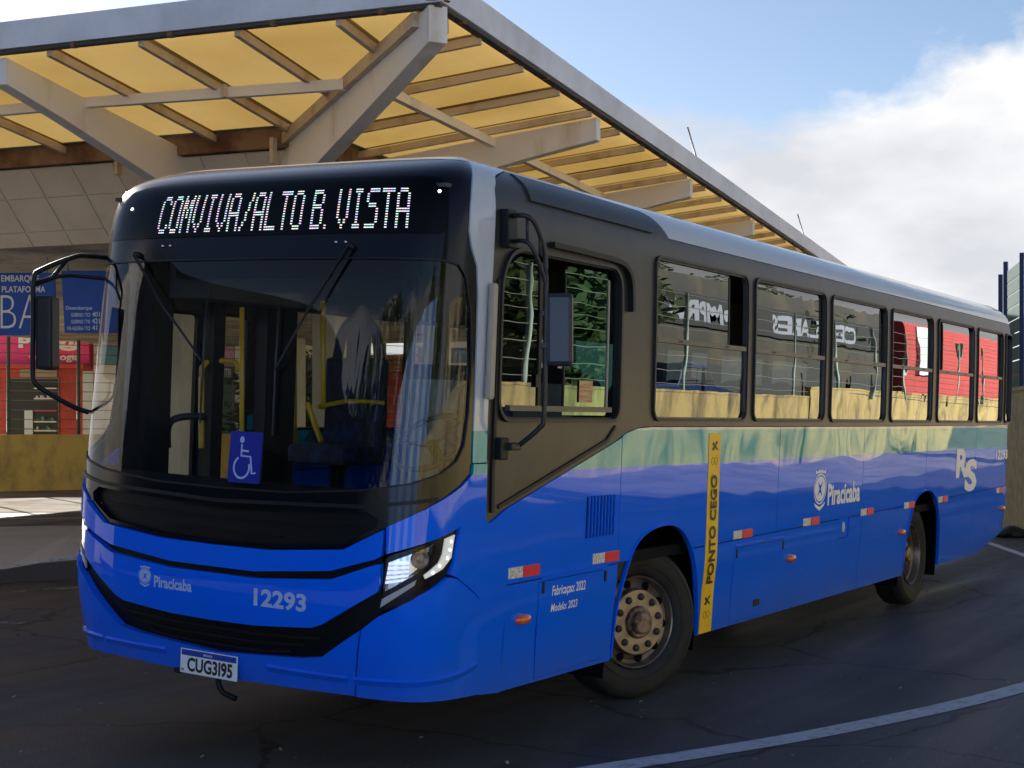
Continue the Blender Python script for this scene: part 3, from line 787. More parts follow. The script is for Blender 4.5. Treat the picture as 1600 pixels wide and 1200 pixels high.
# ---- front lettering
def crest(s0, s1, v0, v1, off, m, parent, dark):
    """town crest: crown, oval shield with a letter-like charge, ribbon"""
    cx, cy, rx, ry = (s0+s1)/2, (v0+v1)/2, (s1-s0)/2, (v1-v0)/2
    el = [(cx+rx*math.cos(t), cy+ry*.10+ry*.72*math.sin(t)*(1 if math.sin(t) > 0 else 1.15)) for t in np.linspace(0, 2*math.pi, 25)[:-1]]
    sh = patch('crest', el, off, .001, m, parent, holes=[shrink(el, rx*.16)], h=.1)
    inn = shrink(el, rx*.32)
    patch('crest_shield', inn, off, .001, m, sh, holes=[[(cx-rx*.42, cy+ry*.42), (cx-rx*.12, cy+ry*.05), (cx-rx*.42, cy-ry*.35), (cx+rx*.0, cy-ry*.12), (cx+rx*.42, cy-ry*.35), (cx+rx*.12, cy+ry*.05), (cx+rx*.42, cy+ry*.42), (cx, cy+ry*.22)]], h=.1)
    patch('crest_crown', [(cx-rx*.75, cy+ry*.80), (cx-rx*.8, cy+ry*.98), (cx-rx*.45, cy+ry*.92), (cx-rx*.2, cy+ry*1.03), (cx, cy+ry*.95), (cx+rx*.2, cy+ry*1.03), (cx+rx*.45, cy+ry*.92), (cx+rx*.8, cy+ry*.98), (cx+rx*.75, cy+ry*.80), (cx, cy+ry*.87)], off, .001, m, sh, h=.1)
    patch('crest_ribbon', [(cx-rx*.9, cy-ry*.62), (cx-rx*.55, cy-ry*.72), (cx, cy-ry*.86), (cx+rx*.55, cy-ry*.72), (cx+rx*.9, cy-ry*.62), (cx+rx*.6, cy-ry*.85), (cx, cy-ry*1.04), (cx-rx*.6, cy-ry*.85)], off, .001, m, sh, h=.1)
crest(-.520, -.425, .795, .905, .0195, M['sticker_w'], cen, None)
lettering('lettering', 'Piracicaba', -.402, -.125, .800, .862, .0195, M['sticker_w'], cen, .03)
lettering('lettering', 'PREFEITURA DO MUNICIPIO DE', -.33, -.19, .869, .876, .0195, M['plate_blue'], cen, .0)
lettering('fleet_number', '12293', .300, .632, .775, .868, .0195, M['sticker_w'], cen, .035)
# wheelchair symbol on the windshield
wb = rrect(.06, .275, 1.395, 1.660, .01)
st = patch('wheelchair_sticker', wb, -.001, .003, M['sticker'], bus, h=.1)
cx, cy = .150, 1.475
arc = [(cx+.052*math.cos(RAD(a)), cy+.056*math.sin(RAD(a))) for a in range(120, 381, 20)]
strip('symbol', arc, .011, .0005, .001, M['sticker_w'], st, h=.05)
strip('symbol', [(.141, 1.595), (.143, 1.535), (.205, 1.532), (.222, 1.445), (.246, 1.452)], .011, .0005, .001, M['sticker_w'], st, h=.05)
strip('symbol', [(.146, 1.562), (.190, 1.560)], .010, .0006, .001, M['sticker_w'], st, h=.05)
patch('symbol', [(.141+.015*math.cos(t), 1.618+.017*math.sin(t)) for t in np.linspace(0, 6.2, 14)], .0007, .001, M['sticker_w'], st, h=.05)

# ---- driver's side: window band
WIN = [(3.625, 5.145), (5.265, 6.785), (6.915, 8.400), (8.545, 9.905), (10.090, 11.500), (11.660, 12.815), (12.945, 13.270)]
V0, V1 = 1.770, 2.815
DW = rrect(1.765, 3.165, 1.760, 2.690, .1, rs=(.13, .10, .14, .26), n=7)
wins = [rrect(a, b, V0, V1, .085) for a, b in WIN]
SIDE = [(1.700, 1.26), (1.730, 1.240), (1.76, 1.243), (1.905, 1.303), (2.5, 1.468), (3.131, 1.646), (3.28, 1.700), (3.45, 1.730), (3.62, 1.738), (8, 1.738), (13.40, 1.752), (13.44, 1.80), (13.44, 2.86), (13.38, 2.935), (3.86, 2.938), (3.80, 3.02), (3.74, 3.10), (3.66, 3.15), (3.0, 3.190), (2.12, 3.205), (2.02, 3.162), (1.83, 3.072), (1.727, 2.975), (1.697, 2.75), (1.684, 2.48), (1.690, 1.75), (1.699, 1.552)]
band = patch('window_band', SIDE, 0, .03, M['satin'], bus, holes=[DW]+wins, h=.22, hv=.07)
SIDEP = [(13.44, 1.738), (13.44, 2.938), (1.95, 2.938), (1.83, 3.072), (1.727, 2.975), (1.697, 2.75), (1.684, 2.48), (1.690, 1.75), (1.700, 1.26)]
PWIN = [(1.86, 2.19, 1.0, 2.335, .04), (2.36, 2.66, 1.0, 2.345, .04), (3.02, 4.86, 1.60, 2.46, .06), (5.0, 6.6, 1.77, 2.72, .08), (6.75, 8.3, 1.77, 2.72, .08), (9.0, 9.5, 1.0, 2.5, .06), (9.6, 10.1, 1.0, 2.5, .06), (10.4, 11.7, 1.77, 2.72, .08), (11.9, 13.2, 1.77, 2.72, .08)]
pw_ = [mir(rrect(a, b, c, d_, r)) for a, b, c, d_, r in PWIN]
patch('window_band', mir(SIDEP), 0, .03, M['satin'], bus, holes=pw_, h=.3)
patch('side_panel', mir([(1.905, .33), (13.4, .33), (13.44, 1.735), (1.905, 1.735)]), 0, .03, M['paint'], bus, holes=[mir([(9.3, .2), (9.3, .9), (9.6, 1.1), (10.1, 1.1), (10.5, .8), (10.5, .2)]), mir([(3.3, .2), (3.3, .8), (3.7, 1.08), (4.1, 1.08), (4.5, .8), (4.5, .2)])] + [q for q, p in zip(pw_, PWIN) if p[2] < 1.7], h=.5)
for (a, b, c, d_, r), q in zip(PWIN, pw_):
    nm = 'door' if c < 1.2 else 'window'
    w_ = ring(nm, q, .03, .012, .03, M['trim'], bus, h=.3)
    patch('pane', shrink(q, .01), -.008, 0, M['glass_p'], w_, h=.5)
gaps = [.80, .93, .90, .93, .80, .86, 1.0]
for i, ((a, b), q) in enumerate(zip(WIN, wins)):
    w_ = ring('window', q, .034, .016, .04, M['rubber'], bus, h=.12)
    if b-a > .5:
        ring('window_frame', shrink(q, .036), .018, .004, .03, M['alu'], w_, h=.12)
        strip('rail', [(a+.035, 2.285), (b-.035, 2.285)], .032, .010, .035, M['alu'], w_, h=.4)
        patch('pane', [(a+.02, V0+.02), (b-.02, V0+.02), (b-.02, 2.285), (a+.02, 2.285)], -.010, 0, M['glass_d'], w_, h=.3)
        g0, g1 = (a+.02, a+(b-a)*gaps[i]) if i != 4 else (a+(b-a)*.16, b-.02)
        up = patch('pane', [(g0, 2.30), (g1, 2.30), (g1, V1-.02), (g0, V1-.02)], -.016, 0, M['glass_d'], w_, h=.3)
        e = g1 if i != 4 else g0
        strip('pane_edge', [(e, 2.305), (e, V1-.05)], .016, -.012, .012, M['trim'], up, h=.3)
        for t in (.25, .75):
            strip('rail_clip', [(a+(b-a)*t-.03, 2.285), (a+(b-a)*t+.03, 2.285)], .012, .0125, .004, M['trim'], w_, h=.2)
    else:
        patch('pane', shrink(q, .02), -.010, 0, M['glass_d'], w_, h=.3)
# driver's window
dw = ring('driver_window', DW, .040, .022, .05, M['rubber'], bus, h=.08)
ring('window_frame', shrink(DW, .042), .016, .008, .04, M['trim'], dw, h=.08)
strip('window_sill', [(1.90, 1.835), (3.06, 1.835)], .03, .012, .03, M['alu'], dw, h=.3)
dwi = shrink(DW, .05)
patch('pane', [p for p in [(1.81, 1.84), (2.215, 1.84), (2.215, 2.64), (2.0, 2.64), (1.87, 2.58), (1.82, 2.48)]], -.004, 0, M['glass_d'], dw, h=.2)
strip('pane_edge', [(2.215, 1.85), (2.215, 2.63)], .03, .004, .03, M['trim'], dw, h=.3)
pr = patch('pane', [(2.52, 1.80), (3.13, 1.80), (3.13, 2.64), (2.52, 2.64)], -.022, 0, M['glass_g'], dw, h=.2)
strip('pane_edge', [(2.52, 1.85), (2.52, 2.6)], .012, -.014, .012, M['trim'], dw, h=.3)
strip('pane_edge', [(3.045, 1.85), (3.045, 2.6)], .012, -.014, .012, M['cream'], dw, h=.3)
patch('window_sticker', [(2.70, 1.875), (2.86, 1.875), (2.86, 2.0), (2.70, 2.0)], -.014, .001, mat('sticker_red', (.55, .22, .10), .6, noise=(40, (.6, .45, .2), .5, .52, (.2, 1, 3))), dw, h=.3)
patch('latch', [(2.165, 1.95), (2.19, 1.95), (2.19, 2.02), (2.165, 2.02)], .012, .01, M['trim'], dw, h=.3)
# drip rail over the driver's window
gut = smooth_line([(2.30, 2.735), (2.75, 2.728), (3.10, 2.715), (3.22, 2.67), (3.265, 2.58), (3.272, 2.43)], 5)
L_, R_ = offset_line(gut, .03)
mb = MB(); n = len(gut)
V = [S(p.x, p.y, .0) for p in L_] + [S(p.x, p.y, .038) for p in L_] + [S(p.x, p.y, .038) for p in R_] + [S(p.x, p.y, .0) for p in R_]
mb.add(V, [(k*n+i, k*n+i+1, (k+1)*n+i+1, (k+1)*n+i) for k in range(3) for i in range(n-1)] + [(0, n, 2*n, 3*n), (4*n-1, 3*n-1, 2*n-1, n-1)], False)
mb.build('drip_rail', M['trim'], bus)
# raised cover along the roof edge over the driver's door
patch('roof_cover', [(2.12, 2.965), (3.62, 2.955), (3.76, 3.00), (3.70, 3.09), (3.60, 3.135), (2.42, 3.185), (2.14, 3.19)], .014, .02, M['satin'], bus, h=.08, hv=.03)
# cover panel under the driver's window, front lip and lower edge trim
strip('front_trim', [(1.752, 2.50), (1.752, 1.9), (1.752, 1.5), (1.765, 1.29)], .028, .014, .02, M['trim'], bus, h=.2)
strip('lower_trim', [(1.83, 1.315), (2.5, 1.505), (3.02, 1.652), (3.13, 1.735)], .020, .010, .015, M['trim'], bus, h=.2)
# ---- silver roof and cove
VR = 3.30
FRONT_TOP = [(-1.494, 3.206), (1.494, 3.206), (1.497, VR), (-1.497, VR)]
patch('roof_front', FRONT_TOP, 0, .02, M['paint'], bus, h=.07, hv=.03)
ROOF = [(2.105, 3.213), (3.0, 3.198), (3.68, 3.158), (3.755, 3.105), (3.815, 3.02), (3.87, 2.944), (13.385, 2.941), (13.45, 2.86), (13.45, 1.74), (SMAX-.001, 1.74), (SMAX-.001, VR), (2.105, VR)]
patch('roof_side', ROOF, 0, .02, M['paint'], bus, h=.14, hv=.035)
ROOFP = [(2.105, VR), (2.105, 3.213), (1.96, 2.944), (13.44, 2.944), (13.45, 1.74), (SMAX-.001, 1.74), (SMAX-.001, VR)]
patch('roof_side', mir(ROOFP), 0, .02, M['paint'], bus, h=.25, hv=.06)
mb = MB(); ss = list(np.linspace(0.0, 2.2, 60)) + list(np.linspace(2.35, SMAX-.001, 36)); V = []; NQ = 13
for s in ss:
    a, c = S(s, VR), S(-s, VR)
    fx = min(max((a.x+.14)/.9, 0), 1); fx = fx*fx*(3-2*fx)
    for q in range(NQ):
        t = q/(NQ-1); p = a.lerp(c, t); u = abs(p.y-1.25)/1.02
        p.z += .058*max(0, 1-u*u)*fx; V.append(p)
mb.add(V, [(i*NQ+q, i*NQ+q+1, (i+1)*NQ+q+1, (i+1)*NQ+q) for i in range(len(ss)-1) for q in range(NQ-1)], True)
mb.build('roof_skin', mat('roof_white', (.52, .55, .60), .4), bus, sharp=3.0)
# ---- lower side panels (driver's side)
def hv_(s): return .905+.0125*(s-3)
g_ = .004
arch1 = [(3.245, .1), (3.248, .33), (3.275, .60), (3.33, .80), (3.43, .965), (3.54, 1.045), (3.70, 1.092), (3.90, 1.107), (4.06, 1.087), (4.20, 1.025), (4.33, .90), (4.42, .74), (4.49, .55), (4.522, .33), (4.525, .1)]
arch2 = [(a-4.518+10.51 if False else (a-3.885)*.985+9.872, b) for a, b in arch1]
xs = [1.905, 3.235, 5.845, 7.86, 9.82, 11.73, 13.16, 13.47]
tops = {0: [(3.235-g_, 1.668), (3.131, 1.638), (1.912, 1.297)]}
for i in range(len(xs)-1):
    a, b = xs[i]+g_, xs[i+1]-g_
    if i == 0: poly = [(1.937, hv_(2)+g_), (b, hv_(3.2)+g_)] + tops[0]
    elif i == 1: poly = [(a, hv_(a)+g_), (b, hv_(b)+g_), (b, 1.732), (3.62, 1.732), (3.45, 1.724), (3.28, 1.694), (a, 1.673)]
    else: poly = [(a, hv_(a)+g_), (b, hv_(b)+g_), (b, 1.732+(b-8)*.0026*(b > 8)), (a, 1.732+(a-8)*.0026*(a > 8))]
    o = patch('side_panel', poly, 0, .02, M['paint'], bus, holes=[arch1, arch2], h=.25, hv=.07)
def bot(s): return .312 if s < 12.1 else .312+(s-12.1)*.165
xs2 = [(1.962, 3.243), (4.30, 7.885), (7.885, 9.45), (10.3, 11.75), (11.75, 13.24), (13.24, 13.5)]
hatch1 = [(2.300, .345), (3.130, .352), (3.055, .885), (2.295, .878)]
hatch1 = [(2.325, .335), (3.128, .345), (3.060, .888), (2.295, .880)]
hatch2 = [(5.072, .325), (6.045, .335), (6.035, .872), (5.045, .872)]
flap = rrect(7.275, 7.535, .795, .972, .015)
for i in range(len(xs2)):
    a, b = xs2[i][0]+g_, xs2[i][1]-g_
    bs = [(s, bot(s)) for s in ([a, b] if b < 12.1 else [a, min(max(a, 12.1), b), b])]
    if i == 0: poly = [(1.966, .318), (b, .314), (b, hv_(b)-g_), (1.941, hv_(2)-g_)]
    else: poly = bs + [(b, hv_(b)-g_), (a, hv_(a)-g_)]
    patch('lower_panel', poly, 0, .02, M['paint'], bus, holes=[arch1, arch2, hatch1, hatch2, flap], h=.25, hv=.05)
for q, w in ((hatch1, .006), (hatch2, .006)):
    hch = patch('hatch', shrink(q, w), .003, .025, M['paint'], bus, h=.2, hv=.05)
    s1 = min(p[0] for p in q); s2 = max(p[0] for p in q); vv = max(p[1] for p in q)
    strip('hinge_lip', [(s1+.02, vv+.012), (s2-.04, vv+.018)], .012, .010, .01, M['paint'], hch, h=.3)
    for s in (s1+.045, s2-.05): strip('hinge', [(s, vv-.01), (s, vv-.075)], .018, .010, .008, M['trim'], hch, h=.3)
    if q is hatch2: patch('latch', rrect(5.50, 5.62, .405, .455, .01), .007, .004, M['trim'], hch, h=.3)
fl = patch('fuel_flap', shrink(flap, .006), -.006, .02, M['paint'], bus, h=.3)
patch('lock', [(7.405+.035*math.cos(t), .885+.045*math.sin(t)) for t in np.linspace(0, 6.0, 12)], .0, .004, M['sticker_w'], fl, h=.3)
# wheel arch lips
for q in (arch1, arch2):
    pts = q[1:-1]
    L_, R_ = offset_line([Vector(p) for p in smooth_line(pts, 3)], .014)
    n = len(L_); mb = MB(); V = [S(p.x, p.y, .0) for p in L_] + [S(p.x, p.y, .009) for p in L_] + [S(p.x, p.y, .009) for p in R_] + [S(p.x, p.y, -.022) for p in R_]
    mb.add(V, [(k*n+i, k*n+i+1, (k+1)*n+i+1, (k+1)*n+i) for k in range(3) for i in range(n-1)], False)
    o = mb.build('arch_lip', M['paint'], bus); uvl = o.data.uv_layers.new(name='UVMap')
    for d_ in uvl.data: d_.uv = (3, .9)
    # wheel housing
    s0, s1 = pts[0][0]-.02, pts[-1][0]+.02; mb = MB()
    V = [S(s0+(s1-s0)*t, v, -.03) for t, v in ((0, .2), (0, .7), (.2, 1.12), (.5, 1.2), (.8, 1.12), (1, .7), (1, .2))]; dn = Vector((0, .75, .03))
    mb.add(V+[p+dn for p in V], [(i, i+1, 8+i, 7+i) for i in range(6)] + [tuple(range(7, 14))]); mb.build('wheel_housing', M['void'], bus)
# vent
vent = patch('vent', [(2.800, 1.075), (3.170, 1.082), (3.170, 1.338), (2.797, 1.332)], .001, .004, M['paint'], bus, h=.3)
for i in range(9):
    s = 2.822+i*.0405
    q = [(s-.009, 1.086), (s+.006, 1.086), (s+.006, 1.330), (s-.009, 1.330)]
    slot = patch('vent_slot', q, .0025, .002, M['void'], vent, h=.3)
    ob = patch('vent_louvre', [(s+.004, 1.088), (s+.017, 1.088), (s+.017, 1.328), (s+.004, 1.328)], .012, .012, M['paint'], vent, h=.3)
# reflectors, side markers
for a, b, c in ((1.966, 2.285, .953), (2.914, 3.236, .958), (5.017, 5.350, .965), (6.419, 6.772, .977), (7.843, 8.183, .985), (9.132, 9.449, .985), (10.301, 10.639, .990), (12.75, 13.05, .993)):
    w_ = .030; mid = (a+b)/2-.01
    base = patch('reflector', [(a, c-w_), (b, c-w_), (b, c+w_), (a, c+w_)], .004, .004, M['refl_w'], bus, h=.3)
    patch('red_reflector', [(mid, c-w_), (b, c-w_), (b, c+w_), (mid, c+w_)], .010, .006, M['refl_r'], base, h=.3)
for s, v in ((2.145, .690), (6.19, .713), (9.09, .738), (13.06, .773)):
    o, n = S(s, v, 0), (S(s, v, .1)-S(s, v, 0)).normalized()
    mb = MB(); V, F = [], []
    for j, (hh, k) in enumerate(((0, 1.), (.022, .95), (.034, .7), (.04, .01))):
        for t in range(16):
            a = 2*math.pi*t/16; ex = math.copysign(abs(math.cos(a))**.7, math.cos(a)); ey = math.copysign(abs(math.sin(a))**.7, math.sin(a))
            V.append(o + n*hh + Vector((1, 0, 0))*.068*k*ex + Vector((0, 0, 1))*.028*k*ey)
    F = [(j*16+t, j*16+(t+1) % 16, (j+1)*16+(t+1) % 16, (j+1)*16+t) for j in range(3) for t in range(16)]
    mb.add(V, F, True); mb.build('side_marker', M['amber'], bus)
# yellow blind-spot strip
ys = patch('blind_spot_strip', [(4.552, .315), (4.757, .315), (4.712, 1.690), (4.522, 1.690)], .003, .003, M['yellow'], bus, h=.3)
def ytext(t, v0, v1, w=.105):
    P, F, ar = text_mesh(t, bold=.03); mb = MB(); V = []
    for x, y in P:
        v = v0+x*(v1-v0); c = 4.655-(v-.315)*.028; V.append(S(c+(.5-y)*w, v, .0085))
    mb.add(V, F); mb.build('lettering', M['black_print'], ys)
ytext('PONTO CEGO', .655, 1.405)
for vc in (.44, .535, 1.50, 1.60):
    c = 4.655-(vc-.315)*.028
    for k in range(2):     # little pictogram: walker / cyclist
        if (vc in (.535, 1.60)):
            patch('pictogram', [(c-.05, vc-.02), (c-.01, vc-.03), (c+.0, vc-.008), (c+.045, vc-.03), (c+.05, vc-.018), (c+.015, vc+.005), (c+.05, vc+.03), (c+.03, vc+.038), (c, vc+.014), (c-.03, vc+.03), (c-.045, vc+.018), (c-.02, vc)], .0045+.0003*k, .001, M['black_print'], ys, h=.3)
            break
        rr = [(c-.028+.056*k+.024*math.cos(t), vc+.026*math.sin(t)) for t in np.linspace(0, 2*math.pi, 13)[:-1]]
        patch('pictogram', rr, .0045, .001, M['black_print'], ys, holes=[shrink(rr, .006)], h=.3)
# side lettering
crest(6.625, 6.925, 1.060, 1.385, .0025, M['white'], bus, None)
lettering('lettering', 'Piracicaba', 6.965, 7.790, 1.085, 1.262, .0025, M['white'], bus, .035)
lettering('lettering', 'Fabrica\u00e7ao: 2022', 2.445, 2.835, .775, .845, .0055, M['white'], bus, .02)
lettering('lettering', 'Modelo: 2023', 2.450, 2.755, .695, .742, .0055, M['white'], bus, .02)
lettering('fleet_number', '12293', 12.64, 13.20, 1.345, 1.465, .0025, M['white'], bus, .035)
lettering('operator_logo', 'R', 10.93, 11.42, 1.19, 1.50, .0025, M['white'], bus, .04)
lettering('operator_logo', 'S', 11.30, 11.80, 1.03, 1.38, .0032, M['white'], bus, .04)
# rear closing wall
mb = MB()
V = [S(SMAX-.001, v) for v in (.45, 1.74)] + [S(-(SMAX-.001), v) for v in (1.74, .45)]
patch('rear_corner', [(13.475, .55), (SMAX-.001, .62), (SMAX-.001, 1.735), (13.475, 1.735)], 0, .02, M['paint'], bus, h=.06)
patch('rear_corner', mir([(13.445, .33), (SMAX-.001, .62), (SMAX-.001, 1.735), (13.445, 1.735)]), 0, .02, M['paint'], bus, h=.06)
# ---- inner shell, floor, under-structure
shell_d = patch('inner_lining', [(1.72, .34), (12.1, .34), (13.4, .56), (13.40, 2.90), (3.9, 2.95), (1.76, 2.93)], -.034, 0, M['inner'], bus, holes=[arch1, arch2, shrink(DW, .012)]+[shrink(q, .012) for q in wins], h=.5)
for f in ((lambda p: p), mir):
    patch('corner_lining', f([(1.52, .42), (1.93, .42), (1.93, 1.24), (1.72, 1.24), (1.72, 2.95), (1.58, 2.95), (1.56, 2.3), (1.56, 1.66), (1.52, 1.45)]), -.046, 0, M['dash'], bus, h=.06)
patch('side_lining', mir([(1.93, .42), (13.4, .42), (13.4, 1.0), (1.93, 1.0)]), -.04, 0, M['inner'], bus, h=.5)
mb = MB()
def BV(x, y, z):      # point of the rolled body frame
    dz = z-.33; return (x, y*CR_-dz*SR_, .33+y*SR_+dz*CR_)
def bbox(mb, lo, hi):
    (x0, y0, z0), (x1, y1, z1) = lo, hi
    return mb.hexa([BV(x0, y0, z0), BV(x1, y0, z0), BV(x1, y1, z0), BV(x0, y1, z0)], [BV(x0, y0, z1), BV(x1, y0, z1), BV(x1, y1, z1), BV(x0, y1, z1)])
bbox(mb, (-.55, .08, .88), (11.4, 2.42, .95)); mb.build('floor', M['dash'], bus)
mb = MB(); bbox(mb, (-.50, .10, 2.93), (11.3, 2.40, 2.95)); mb.build('ceiling', M['inner'], bus)
mb = MB(); bbox(mb, (-.40, .35, .40), (1.25, 2.15, .86)); bbox(mb, (2.7, .35, .42), (7.2, 2.15, .86)); bbox(mb, (8.7, .3, .5), (11.2, 2.2, .86)); bbox(mb, (1.25, .62, .55), (2.7, 1.88, .87)); bbox(mb, (7.2, .62, .55), (8.7, 1.88, .87))
mb.build('chassis', M['void'], bus)
mb = MB(); bbox(mb, (-.30, .40, 2.50), (-.24, 2.10, 2.92)); mb.build('header_panel', M['dash'], bus)
# dashboard follows the windshield
mb = MB(); ns = 24; V = []
for k, (s_in, v, back) in enumerate(((0, 1.345, .004), (0, 1.40, .10), (0, 1.36, .50), (0, .96, .55))):
    for i in range(ns+1):
        s = -1.42+2.84*i/ns; p = S(s, v, -.012 if k == 0 else -.03); p.x += back; p.z = p.z*1.0; V.append(p)
mb.add(V, [(k*(ns+1)+i, k*(ns+1)+i+1, (k+1)*(ns+1)+i+1, (k+1)*(ns+1)+i) for k in range(3) for i in range(ns)], True)
mb.build('dashboard', M['dash'], bus, sharp=.6)
# steering wheel
c = Vector(BV(.22, .62, 1.62)); ax = Vector((-.65, 0, .76)).normalized(); a_ = Vector((0, 1, 0)); b_ = ax.cross(a_)
mb = MB(); ringp = [c + (a_*math.cos(t)+b_*math.sin(t))*.23 for t in np.linspace(0, 2*math.pi, 25)]
mb.tube(ringp, .016, 8, False)
for t in (0, 2.1, 4.2): mb.tube([c - ax*.03, c + (a_*math.cos(t)+b_*math.sin(t))*.23], .011, 6)
mb.tube([c, c - ax*.4], .03, 8)
mb.build('steering_wheel', M['trim'], bus)
def seat(x, y, zt, w=.46, face=-1, holes=False):
    """high-backed seat: cushion, back, head restraint"""
    mb = MB(); bbox(mb, (x-.24, y-w/2, zt-.95), (x+.20, y+w/2, zt-.83))
    o = mb.build('seat', M['seat'], bus, bevel=.03)
    mb = MB()
    pr = [(-.10, -.85), (.0, -.86), (.12, -.1), (.10, -.04), (.04, -.03), (.02, -.1)]
    if holes:
        out = [(-.145, -.30), (.145, -.30), (.15, -.12), (.10, -.02), (.04, .0), (-.04, .0), (-.10, -.02), (-.15, -.12)]
    bbox(mb, (x+.12, y-w/2, zt-.86), (x+.22, y+w/2, zt-.26))
    mb.build('seat_back', M['seat'], o, bevel=.03)
    mb = MB()
    arc_ = [(y+.16*math.cos(t), zt-.20+.20*math.sin(t)) for t in np.linspace(0, math.pi, 14)]
    mb.tube([BV(x+.18, y+.18, zt-.30)] + [BV(x+.18, a, b) for a, b in arc_] + [BV(x+.18, y-.18, zt-.30)], .035, 8)
    bbox(mb, (x+.14, y-.07, zt-.30), (x+.22, y+.07, zt-.03))
    mb.build('head_restraint', M['seat'], o)
    MB().tube([BV(x, y, .93), BV(x, y, zt-.94)], .05, 8).build('seat_post', M['trim'], o)
seat(1.0, 1.88, 2.36)
seat(.55, .60, 2.00, .50)
for k in range(5):
    for y in (.42, .86): seat(4.0+k*.85, y, 2.05, .42)
    for y in (1.70, 2.10): seat(3.6+k*.95, y, 2.05, .42)
# handrails
def rail(pts, r=.017, k=5): return MB().tube(smooth_line(pts, k), r, 8).build('handrail', M['pole_y'], bus)
rail([cf(505, 470, 9.4), cf(505, 640, 9.4)], .017, 1)
rail([cf(461, 480, 10.2), cf(461, 700, 10.2)], .014, 1)
rail([cf(315, 700, 9.25), cf(315, 590, 9.25), cf(318, 572, 9.27), cf(330, 565, 9.3), cf(365, 565, 9.35), cf(372, 580, 9.35)], .018)
rail([cf(378, 480, 8.8), cf(378, 690, 8.8)], .014, 1).data.materials[0] = M['pole_y']
rail([cf(228, 645, 9.3), cf(236, 655, 9.3), cf(258, 695, 9.35)], .02)
rail([cf(497, 636, 9.3), cf(545, 627, 9.5), cf(600, 630, 9.6)], .015)
rail([cf(480, 630, 9.3), cf(502, 690, 9.2)], .018, 1)
mb = MB(); mb.tube(smooth_line([cf(262, 700, 9.0), cf(262, 670, 9.0), cf(272, 655, 9.0), cf(300, 650, 9.0), cf(325, 652, 9.0)], 4), .022, 8); mb.build('grab_handle', M['trim'], bus)
# partition behind the driver, with its dark top rail; papers on the window above
mb = MB(); bbox(mb, (1.60, .50, .95), (1.63, 1.75, 1.98)); pa = mb.build('partition', M['panel_g'], bus)
mb = MB(); bbox(mb, (1.58, .46, 1.98), (1.65, 1.80, 2.08)); mb.build('partition_rail', M['trim'], pa)
mb = MB(); bbox(mb, (1.585, 1.75, .95), (1.645, 1.81, 2.92)); mb.build('partition_post', M['trim'], pa)
# door pillars and ceiling duct seen dark through the glass
for x0, x1 in ((.30, .40), (.80, 1.10), (-.22, -.06)):
    mb = MB(); bbox(mb, (x0, 2.34, .95), (x1, 2.44, 2.92)); mb.build('door_pillar', M['trim'], bus)
mb = MB(); bbox(mb, (-.1, 2.02, 2.40), (11, 2.42, 2.92)); mb.build('ceiling_duct', M['inner'], bus)

# ---- wheels
def wheel(x, y, z, r, steer, rear=False):
    ax = Vector((math.sin(steer), -math.cos(steer), 0)); c = Vector((x, y, z))     # ax points outwards
    prof = [(-.20, r*.62), (-.255, r*.72), (-.262, r*.84), (-.245, r*.93), (-.22, r*.975), (-.19, r), (-.145, r), (-.143, r-.012), (-.133, r-.012), (-.131, r), (-.085, r), (-.083, r-.012), (-.073, r-.012), (-.071, r),
            (-.03, r*.997), (.0, r*.975), (.018, r*.94), (.028, r*.88), (.030, r*.80), (.022, r*.70), (.008, r*.625), (-.01, r*.60), (-.2, r*.60)]
    t = MB().lathe(prof, c, ax, 64).build('wheel', M['tyre'], bus, sharp=.7)
    t['label'] = 'rear wheel with deep dished rim' if rear else 'front wheel with dusty tan rim and round bolts'
    for rr in (.90, .74):
        MB().lathe([(.026, r*rr), (.031, r*(rr-.005)), (.026, r*(rr-.012))], c, ax, 48).build('sidewall_ring', M['tyre'], t)
    if rear: pf = [(.010, r*.600), (.016, r*.59), (.010, r*.575), (-.02, r*.555), (-.05, r*.545), (-.06, r*.50), (-.13, r*.46), (-.145, r*.40), (-.15, r*.28)]
    else: pf = [(.010, r*.600), (.016, r*.59), (.010, r*.575), (-.015, r*.555), (-.035, r*.545), (-.045, r*.50), (-.03, r*.44), (.012, r*.425), (.020, r*.41), (.020, r*.235)]
    rim = MB().lathe(pf, c, ax, 56).build('rim', M['rim_edge'], t, sharp=.5)
    if rear:
        MB().lathe([(-.15, r*.29), (-.06, r*.27), (-.045, r*.24), (-.03, r*.15), (-.01, r*.14), (0, 0)], c, ax, 30).build('hub', M['hub'], t, sharp=.5)
        br, bz = r*.36, -.15
    else:
        MB().lathe([(.0212, r*.414), (.0225, r*.410), (.0225, r*.205)], c, ax, 48).build('rim_disc', M['rim'], t, sharp=.5)
        MB().lathe([(.018, r*.215), (.030, r*.212), (.046, r*.200), (.052, r*.18), (.050, r*.15), (.075, r*.140), (.085, r*.12), (.088, 0)], c, ax, 36).build('hub', M['hub'], t, sharp=.5)
        br, bz = r*.33, .022
    a1 = ax.cross(Vector((0, 0, 1))).normalized(); a2 = ax.cross(a1)
    for k in range(10):
        th = 2*math.pi*(k+.3)/10; p = c + ax*bz + (a1*math.cos(th)+a2*math.sin(th))*br
        MB().lathe([(-.004, .024), (.010, .024), (.018, .020), (.019, 0)], p, ax, 12).build('wheel_bolt', M['bolt'], t)
    if not rear:
        for k in range(10):
            th = 2*math.pi*(k+.8)/10; p = c + (a1*math.cos(th)+a2*math.sin(th))*r*.49
            MB().lathe([(-.034, .030), (-.028, .026), (-.030, 0)], p, ax, 12).build('rim_hole', M['void'], t)
wheel(2.03, .185, .463, .503, RAD(-25))
wheel(7.99, .13, .468, .505, 0, True)
